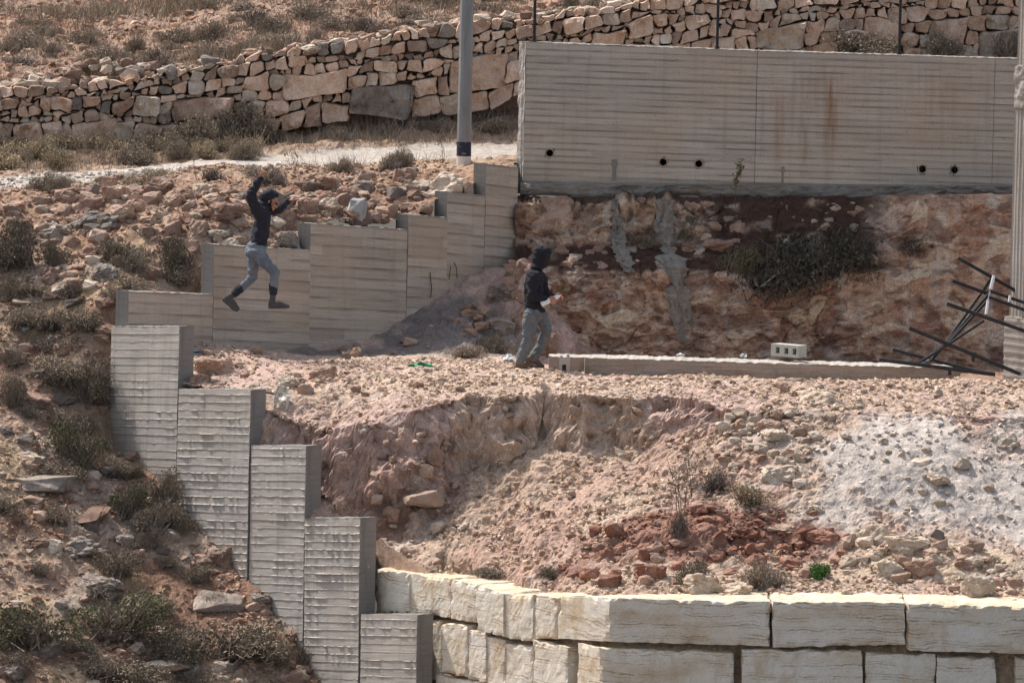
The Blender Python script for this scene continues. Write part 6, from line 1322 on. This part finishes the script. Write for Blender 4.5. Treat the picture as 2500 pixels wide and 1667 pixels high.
# --- the walking person
YW = 0.0; K = lambda px, py, dy=0.0: np.array(at(px, py, YW + dy)); gw = lambda p: float(zT(p[0], p[1]))
root = empty('person', K(1290, 900), 'person in black hooded top and dusty jeans walking with a clear bottle', 'person')
hd = K(1320, 630); fd, upv = (_r * .55 + _f * .8 - _u * .15), _u
sh_n, el_n, wr_n = K(1302, 676, -.16), K(1298, 722, -.2), K(1334, 731, -.2); sh_f, el_f, wr_f = K(1322, 676, .16), K(1330, 720, .2), K(1352, 724, .12)
hp_n, kn_n, an_n = K(1296, 770, -.08), K(1288, 828, -.09), K(1270, 882, -.08); hp_f, kn_f, an_f = K(1318, 770, .08), K(1336, 808, .09), K(1301, 876, .09)
bot0, bot1 = K(1321, 743, -.24), K(1371, 720, -.2); bax = Vector(bot1 - bot0).normalized()
def body_w(bm):
    face_head(bm, hd + _r * .02, fd, upv); chain(bm, [hd - _u * .05 - _r * .03, K(1311, 660)], [.055, .06]); chain(bm, [K(1308, 690), K(1304, 735), K(1306, 758)], [.10, .095, .11])
    for a, b, c_ in ((sh_n, el_n, wr_n), (sh_f, el_f, wr_f)): chain(bm, [K(1308, 680) * .4 + a * .6, a, b, c_], [.06, .05, .04, .03])
    for a, b, c_ in ((hp_n, kn_n, an_n), (hp_f, kn_f, an_f)): chain(bm, [a, b, c_], [.06, .036, .03])
    # near hand closed round the bottle: fingers follow its girth
    c0 = Vector(bot0).lerp(Vector(bot1), .56); side = Vector(-_f); side = (side - bax * side.dot(bax)).normalized(); upn = bax.cross(side); upn = upn if upn.z > 0 else -upn
    pb = c0 - upn * .052 + side * .01; chain(bm, [Vector(wr_n), pb - bax * .02, pb + bax * .012], [.028, .026, .022])
    for j, L in enumerate((1.0, 1.12, 1.05, .85)):
        o_ = bax * (-.032 + .021 * j); pts = []
        for a in np.linspace(-1.75, -1.75 + 2.9 * L * .95, 6): pts.append(c0 + o_ + (side * math.cos(a) + upn * math.sin(a)) * .047)
        chain(bm, pts, [.0105, .010, .0098, .0094, .009, .008])
    for j in range(3): ball(bm, c0 + bax * (-.025 + .02 * j) - upn * .046 - side * .012, .014)
    chain(bm, [pb - side * .015 + bax * .02, c0 - side * .045 + bax * .035 - upn * .015, c0 - side * .04 + bax * .045 + upn * .02], [.013, .011, .0085])
    hand(bm, wr_f, _r - _u * .3, -_f, .6)
solid('body', body_w, 'skin', root, .0075, 3); eyes(root, hd + _r * .02, fd, upv)
def hood_top(bm):
    chain(bm, [K(1305, 672), K(1304, 700), K(1302, 730), K(1304, 752)], [.118, .134, .132, .134], (1.0, 1.22, 1.0)); ball(bm, K(1307, 668), (.115, .2, .075))
    for a, b, c_ in ((sh_n, el_n, wr_n), (sh_f, el_f, wr_f)): chain(bm, [K(1306, 680) * .4 + a * .6, a, b, b * .4 + c_ * .6, c_], [.09, .082, .072, .06, .046])
    ball(bm, K(1316, 756), (.10, .15, .05))
solid('hoodie', hood_top, 'hood_black', root, .010, 4, .015, 7, 13)
def hood_w(bm):
    ball(bm, K(1319, 618), (.112, .118, .112)); ball(bm, K(1316, 632), (.102, .115, .125)); ball(bm, K(1331, 612), (.085, .10, .065)); ball(bm, K(1338, 616), (.055, .085, .04)); ball(bm, K(1312, 652), (.10, .125, .07)); ball(bm, K(1326, 642), (.075, .12, .08)); ball(bm, K(1333, 627, -.02), (.068, .115, .10))
solid('hood', hood_w, 'hood_black', root, .011, 4, .007, 10, 15)
def jeans_w(bm):
    ball(bm, K(1304, 762), (.135, .165, .09)); ball(bm, K(1303, 772), (.13, .16, .09))
    chain(bm, [hp_n, K(1294, 800, -.09), kn_n, K(1279, 858, -.09), an_n], [.11, .097, .08, .074, .07]); chain(bm, [hp_f, K(1329, 790, .09), kn_f, K(1320, 842, .09), an_f], [.105, .094, .08, .072, .068])
solid('jeans', jeans_w, 'denim_dusty', root, .010, 3, .015, 8, 17)
def shoe(an, heel, toe, up_):
    an, heel, toe, up_ = map(Vector, (an, heel, toe, up_)); up_ = up_.normalized()
    solid('shoe', lambda bm: (chain(bm, [an, heel.lerp(an, .4)], [.05, .05]), chain(bm, [heel + up_ * .045, heel.lerp(toe, .55) + up_ * .05, toe + up_ * .032], [.046, .048, .032])), 'shoe_brown', root, .009, 3, .003, 20)
    solid('sole', lambda bm: chain(bm, [heel + up_ * .012, heel.lerp(toe, .5) + up_ * .012, heel.lerp(toe, .8) + up_ * .012, toe + up_ * .014], [.042, .038, .045, .032]), 'sole', root, .009, 2)
h0 = K(1262, 899, -.08); t0 = K(1306, 901, -.1); h0[2] = gw(h0) + .012; t0[2] = gw(t0) + .012
shoe(an_n, h0, t0, _u); t1 = K(1323, 899, .09); t1[2] = max(t1[2], gw(t1) + .02); shoe(an_f, K(1288, 884, .09), t1, (_u * .9 + _r * .35))

# --- the bottle in the hand
g = G('clear_plastic', .12); g.b.inputs['Transmission Weight'].default_value = .25; g.b.inputs['IOR'].default_value = 1.3; g.b.inputs['Specular IOR Level'].default_value = .9; M['plastic'] = g.done((.93, .95, .98))
g = G('orange_cap', .45); M['cap'] = g.done((.75, .13, .03)); g = G('paper_label', .7); M['label'] = g.done(g.mix(g.noise(g.obj(), 20, 3), (.55, .30, .16), (.75, .7, .65)))
def lathe(name, prof_, seg=20):
    V = [(r * math.cos(2 * math.pi * k / seg), r * math.sin(2 * math.pi * k / seg), z) for r, z in prof_ for k in range(seg)]; n = len(prof_)
    F = [[q * seg + k, q * seg + (k + 1) % seg, (q + 1) * seg + (k + 1) % seg, (q + 1) * seg + k] for q in range(n - 1) for k in range(seg)]; me = bpy.data.meshes.new(name); me.from_pydata(V, [], F + [list(range(seg))[::-1], list(range((n - 1) * seg, n * seg))]); me.update(); me.polygons.foreach_set('use_smooth', np.ones(len(me.polygons), bool)); return me
L_ = float(np.linalg.norm(bot1 - bot0))
root = empty('plastic_bottle', Vector(bot0), 'clear plastic bottle with an orange cap in the walking person\'s hand', 'bottle'); root.rotation_euler = bax.to_track_quat('Z', 'Y').to_euler()
link('bottle_body', lathe('bottle_body', [(.012, .004), (.034, 0), (.037, .012), (.036, .05), (.033, .06), (.036, .07), (.036, .12), (.034, .14), (.037, .15), (.036, .19), (.028, L_ - .06), (.014, L_ - .03), (.013, L_ - .012)]), M['plastic'], root); link('cap', lathe('cap', [(.0165, L_ - .014), (.017, L_ - .012), (.017, L_ + .006), (.014, L_ + .008)]), M['cap'], root)

# ------------------------------------------------------------------ overturned steel frame
def bar(p, q, w=.038, w2=None):
    p, q = Vector(p), Vector(q); d = (q - p).normalized(); n = d.cross(Vector((0, 1, 0))).normalized(); b = d.cross(n); h = w / 2; bv = h * .25; V, ring = [], []
    for e in (p, q):
        for a, c_ in ((-h + bv, -h), (h - bv, -h), (h, -h + bv), (h, h - bv), (h - bv, h), (-h + bv, h), (-h, h - bv), (-h, -h + bv)): V.append(e + n * a + b * c_)
    F = [[k, (k + 1) % 8, 8 + (k + 1) % 8, 8 + k] for k in range(8)] + [list(range(8))[::-1], list(range(8, 16))]; me = bpy.data.meshes.new('bar'); me.from_pydata([tuple(v) for v in V], [], F); me.update(); return me
z6 = lambda x, y, Y: at(2100 + x / 4.61, 600 + y / 4.61, Y)
root = empty('steel_frame', z6(1500, 1440, -.6), 'overturned black steel tube frame propped on the low beam by the column', 'frame')
g = G('black_painted_steel', .5); p = g.pos(); M['frame'] = g.done(g.mix(g.ramp(g.noise(p, 20, 4), [(.55, 0.0), (.7, 1.0)]), (.030, .029, .031), (.07, .06, .055)))
yA, yB, yC, yH = .35, .0, -.55, -.75
for a, b, w in [((1105, 140, yA), (2100, 705, yA), .036), ((1040, 395, yB + .1), (1460, 548, yB + .1), .036), ((1468, 512, yB - .05), (2100, 725, yB - .05), .032), ((1450, 578, yB - .15), (2100, 812, yB - .15), .034), ((975, 652, yC), (2100, 1045, yC), .040),
                ((1485, 362, yA), (950, 1108, -.3), .030), ((1452, 540, yB), (960, 1112, -.36), .030), ((1436, 615, yB - .1), (972, 1118, -.42), .030), ((962, 1100, -.33), (790, 1300, -.45), .034), ((1395, 842, yC + .03), (672, 1318, -.62), .028), ((940, 1120, -.45), (672, 1312, -.66), .026),
                ((552, 925, -.6), (1800, 1442, -.6), .040), ((370, 1168, -.1), (1420, 1442, -.35), .034), ((215, 1280, yH), (1520, 1448, yH), .040)]:
    part('bar', bar(z6(*a), z6(*b), w * 1.3), M['frame'], root)
g = G('grey_steel', .45); g.b.inputs['Metallic'].default_value = .2; M['frame_grey'] = g.done((.33, .33, .34))
for a, b, w in [((1502, 348, yA - .02), (1466, 502, yB - .06), .034), ((1462, 515, yB - .1), (1442, 615, yB - .18), .016), ((1438, 625, yB - .18), (1415, 782, yC), .030), ((1687, 570, yB - .05), (1676, 642, yB - .15), .030), ((775, 1285, -.45), (690, 1320, -.68), .016), ((1715, 1408, -.58), (1830, 1445, -.58), .042)]:
    part('cross_piece', bar(z6(*a), z6(*b), w * 1.3), M['frame_grey'], root)
for a, b, w in [((1278, 1252, -.6), (1264, 1300, -.6), .034), ((1010, 1405, yH), (1008, 1455, yH), .036)]: part('foot_stub', bar(z6(*a), z6(*b), w * 1.3), M['frame'], root)

# ------------------------------------------------------------------ hollow blocks, rubbish
g = G('hollow_block', .9); M['cinder'] = g.done(g.mix(g.noise(g.pos(), 30, 4, .7), (.33, .325, .285), (.47, .46, .41)))
def holed_box(L, H, D, holes, hh, hw, dz=0.0):
    "block whose front face has real cells: xs of the cell centres"
    xs = sorted({-L / 2, L / 2, *[c_ - hw / 2 for c_ in holes], *[c_ + hw / 2 for c_ in holes]}); zs = [0, H / 2 - hh / 2 + dz, H / 2 + hh / 2 + dz, H]; V, F = [], []
    def quad(*p): o_ = len(V); V.extend(p); F.append([o_, o_ + 1, o_ + 2, o_ + 3])
    for i in range(len(xs) - 1):
        for j in range(3):
            x0, x1, z0, z1 = xs[i], xs[i + 1], zs[j], zs[j + 1]; cell = j == 1 and any(abs((x0 + x1) / 2 - c_) < .001 for c_ in holes)
            if cell:
                d = D * .85; quad((x0, 0, z0), (x0, d, z0), (x0, d, z1), (x0, 0, z1)); quad((x1, 0, z0), (x1, 0, z1), (x1, d, z1), (x1, d, z0)); quad((x0, 0, z0), (x1, 0, z0), (x1, d, z0), (x0, d, z0)); quad((x0, 0, z1), (x0, d, z1), (x1, d, z1), (x1, 0, z1)); quad((x0, d, z0), (x1, d, z0), (x1, d, z1), (x0, d, z1))
            else: quad((x0, 0, z0), (x1, 0, z0), (x1, 0, z1), (x0, 0, z1))
    a = L / 2; quad((-a, D, 0), (-a, D, H), (a, D, H), (a, D, 0)); quad((-a, 0, 0), (-a, 0, H), (-a, D, H), (-a, D, 0)); quad((a, 0, 0), (a, D, 0), (a, D, H), (a, 0, H)); quad((-a, 0, H), (a, 0, H), (a, D, H), (-a, D, H)); quad((-a, 0, 0), (-a, D, 0), (a, D, 0), (a, 0, 0))
    me = bpy.data.meshes.new('block'); me.from_pydata(V, [], F); me.update(); return me
bz = at(1915, 871, .12)
root = empty('hollow_block', bz, 'grey hollow concrete block with three cells lying on the low beam', 'block'); root.rotation_euler = (0, 0, math.radians(-38))
o = link('block_shell', holed_box(.47, .17, .2, [-.12, .03, .17], .085, .065), M['cinder'], root)
bz = at(1378, 908, -.35); bz[2] = gw(bz) - .02
root = empty('hollow_block', bz, 'pale broken hollow block standing on end beside the walking person', 'block')
me = holed_box(.15, .21, .19, [-.005], .10, .055, -.03); o = link('block_shell', me, M['conc_pale'], root); me.materials.clear(); g = G('pale_block', .9); me.materials.append(g.done((.47, .40, .33)))
link('broken_tooth', hull_rock(901, 10), me.materials[0], root).scale = (.045, .15, .05); root.children[-1].location = (-.05, .1, .215)
o2 = link('broken_tooth', hull_rock(902, 10), me.materials[0], root); o2.scale = (.05, .15, .08); o2.location = (.045, .1, .225)
def crumple(name, px, py, w, h, which, colr, label, cat, seed, rough=.5, thick=.35, trans=0, where=None):
    q = hit(px, py + h * .4, which) if where is None else where; m = mpp(q[1]); n = 26; S, T = np.meshgrid(np.linspace(-1, 1, n), np.linspace(-1, 1, n)); rr = np.sqrt(np.clip(S ** 2 + T ** 2, 0, 2))
    Q = np.stack([S * w * m / 2 * (1 + .3 * vnoise(S * 2, T * 2, seed, 1)), -.06 * thick + .5 * w * m * thick * fbm(S * 2.2, T * 2.2, seed, 3, seed), T * h * m / 2 * (1 + .35 * vnoise(S * 2, T * 2, seed + 3, 2))], -1); keep_ = rr < 1.12 + .25 * vnoise(S * 3, T * 3, seed, 6)
    Q[..., 1] += T * h * m * .35
    g = G(name + '_film', rough); g.b.inputs['Specular IOR Level'].default_value = .5
    if trans: g.b.inputs['Transmission Weight'].default_value = trans; g.b.inputs['IOR'].default_value = 1.1
    o = link(name, fastmesh(name, Q.reshape(-1, 3), gridfaces(n, n, keep_), smooth=False), g.done(colr)); o.location = q + np.array([0, -.02, h * m * .4]); tag(o, label, cat)
    md = o.modifiers.new('t', 'SOLIDIFY'); md.thickness = .003
crumple('plastic_bag', 685, 965, 46, 50, 'T', (.80, .74, .65), 'crumpled whitish plastic bag on the terrace edge above the pit', 'bag', 3, .35, .5, .35)
crumple('plastic_sheet', 1028, 891, 56, 13, 'T', (.03, .28, .12), 'flat green plastic scrap lying on the terrace', 'scrap', 7, .5, .2)
crumple('paper_litter', 1240, 876, 34, 22, 'T', (.72, .70, .68), 'white crumpled litter behind the walking person\'s feet', 'litter', 9, .6, .5)
crumple('paper_litter', 1815, 864, 18, 9, 'T', (.62, .63, .63), 'small grey-white can-like litter on the low beam', 'litter', 11, .6, .6, 0, np.array(at(1815, 870, .1)))
crumple('paper_litter', 1662, 866, 20, 7, 'T', (.62, .6, .58), 'flat white litter on the near half of the low beam', 'litter', 13, .6, .4, 0, np.array(at(1662, 868, .1)))
crumple('paper_litter', 475, 858, 50, 12, 'T', (.45, .46, .52), 'bluish crumpled litter behind the first step of the pale wall', 'litter', 15, .6, .5)
q = hit(64, 806, 'H'); root = empty('plastic_bottle', q + np.array([0, 0, .04]), 'old whitish plastic bottle lying on the slope', 'bottle'); root.rotation_euler = (.2, 1.0, .3)
g = G('milky_plastic', .4); M['milky'] = g.done((.52, .56, .52)); link('bottle_body', lathe('bottle_body', [(.03, -.07), (.042, -.06), (.042, .03), (.036, .04), (.042, .05), (.03, .08), (.016, .095)]), M['milky'], root); link('cap', lathe('cap', [(.018, .093), (.018, .115), (.015, .117)]), M['milky'], root)
def plank(px0, py0, px1, py1, Y0, Y1, w, colr, label, name='plank'):
    a, b = at(px0, py0, Y0), at(px1, py1, Y1); a[2] = gw(a) + .03; b[2] = gw(b) + .03; g = G(name + '_wood', .9); o = link(name, bar(a, b, w), g.done(colr)); o.data.name = name; tag(o, label, name)
plank(1905, 925, 1958, 940, -1.4, -1.9, .05, (.25, .21, .17), 'short weathered grey plank on the terrace')
plank(1575, 929, 1640, 926, -1.2, -1.2, .022, (.33, .25, .17), 'thin wooden stick lying on the terrace', 'stick')
# reinforcing wires left in the tan wall
for k, (path, lb) in enumerate([([(1050, 665), (1052, 690), (1054, 705), (1051, 727)], 'thin black wire sticking out of the tan wall nearest the jumper'), ([(1108, 640), (1115, 655), (1116, 680)], 'bent black wire high on the tan wall'), ([(1100, 650), (1098, 668), (1096, 682)], 'short black wire beside the bent one on the tan wall'), ([(1063, 730), (1066, 755), (1080, 775), (1090, 782)], 'curled black wire low on the tan wall over the dirt mound')]):
    pts = [onplane(x, y, A_U + N_U * (.025 + .02 * (i % 2)), N_U) for i, (x, y) in enumerate(path)]; V, F = [], []
    for i, p in enumerate(pts):
        for a in range(5): V.append(p + np.array([math.cos(a * 1.257), math.sin(a * 1.257), 0]) * .006)
        if i: F += [[(i - 1) * 5 + a, (i - 1) * 5 + (a + 1) % 5, i * 5 + (a + 1) % 5, i * 5 + a] for a in range(5)]
    o = link('tie_wire', fastmesh('tie_wire', np.array(V), np.array(F)), M['steel']); tag(o, lb, 'wire')
bpy.data.scenes.remove(SCR)
print('all ready')
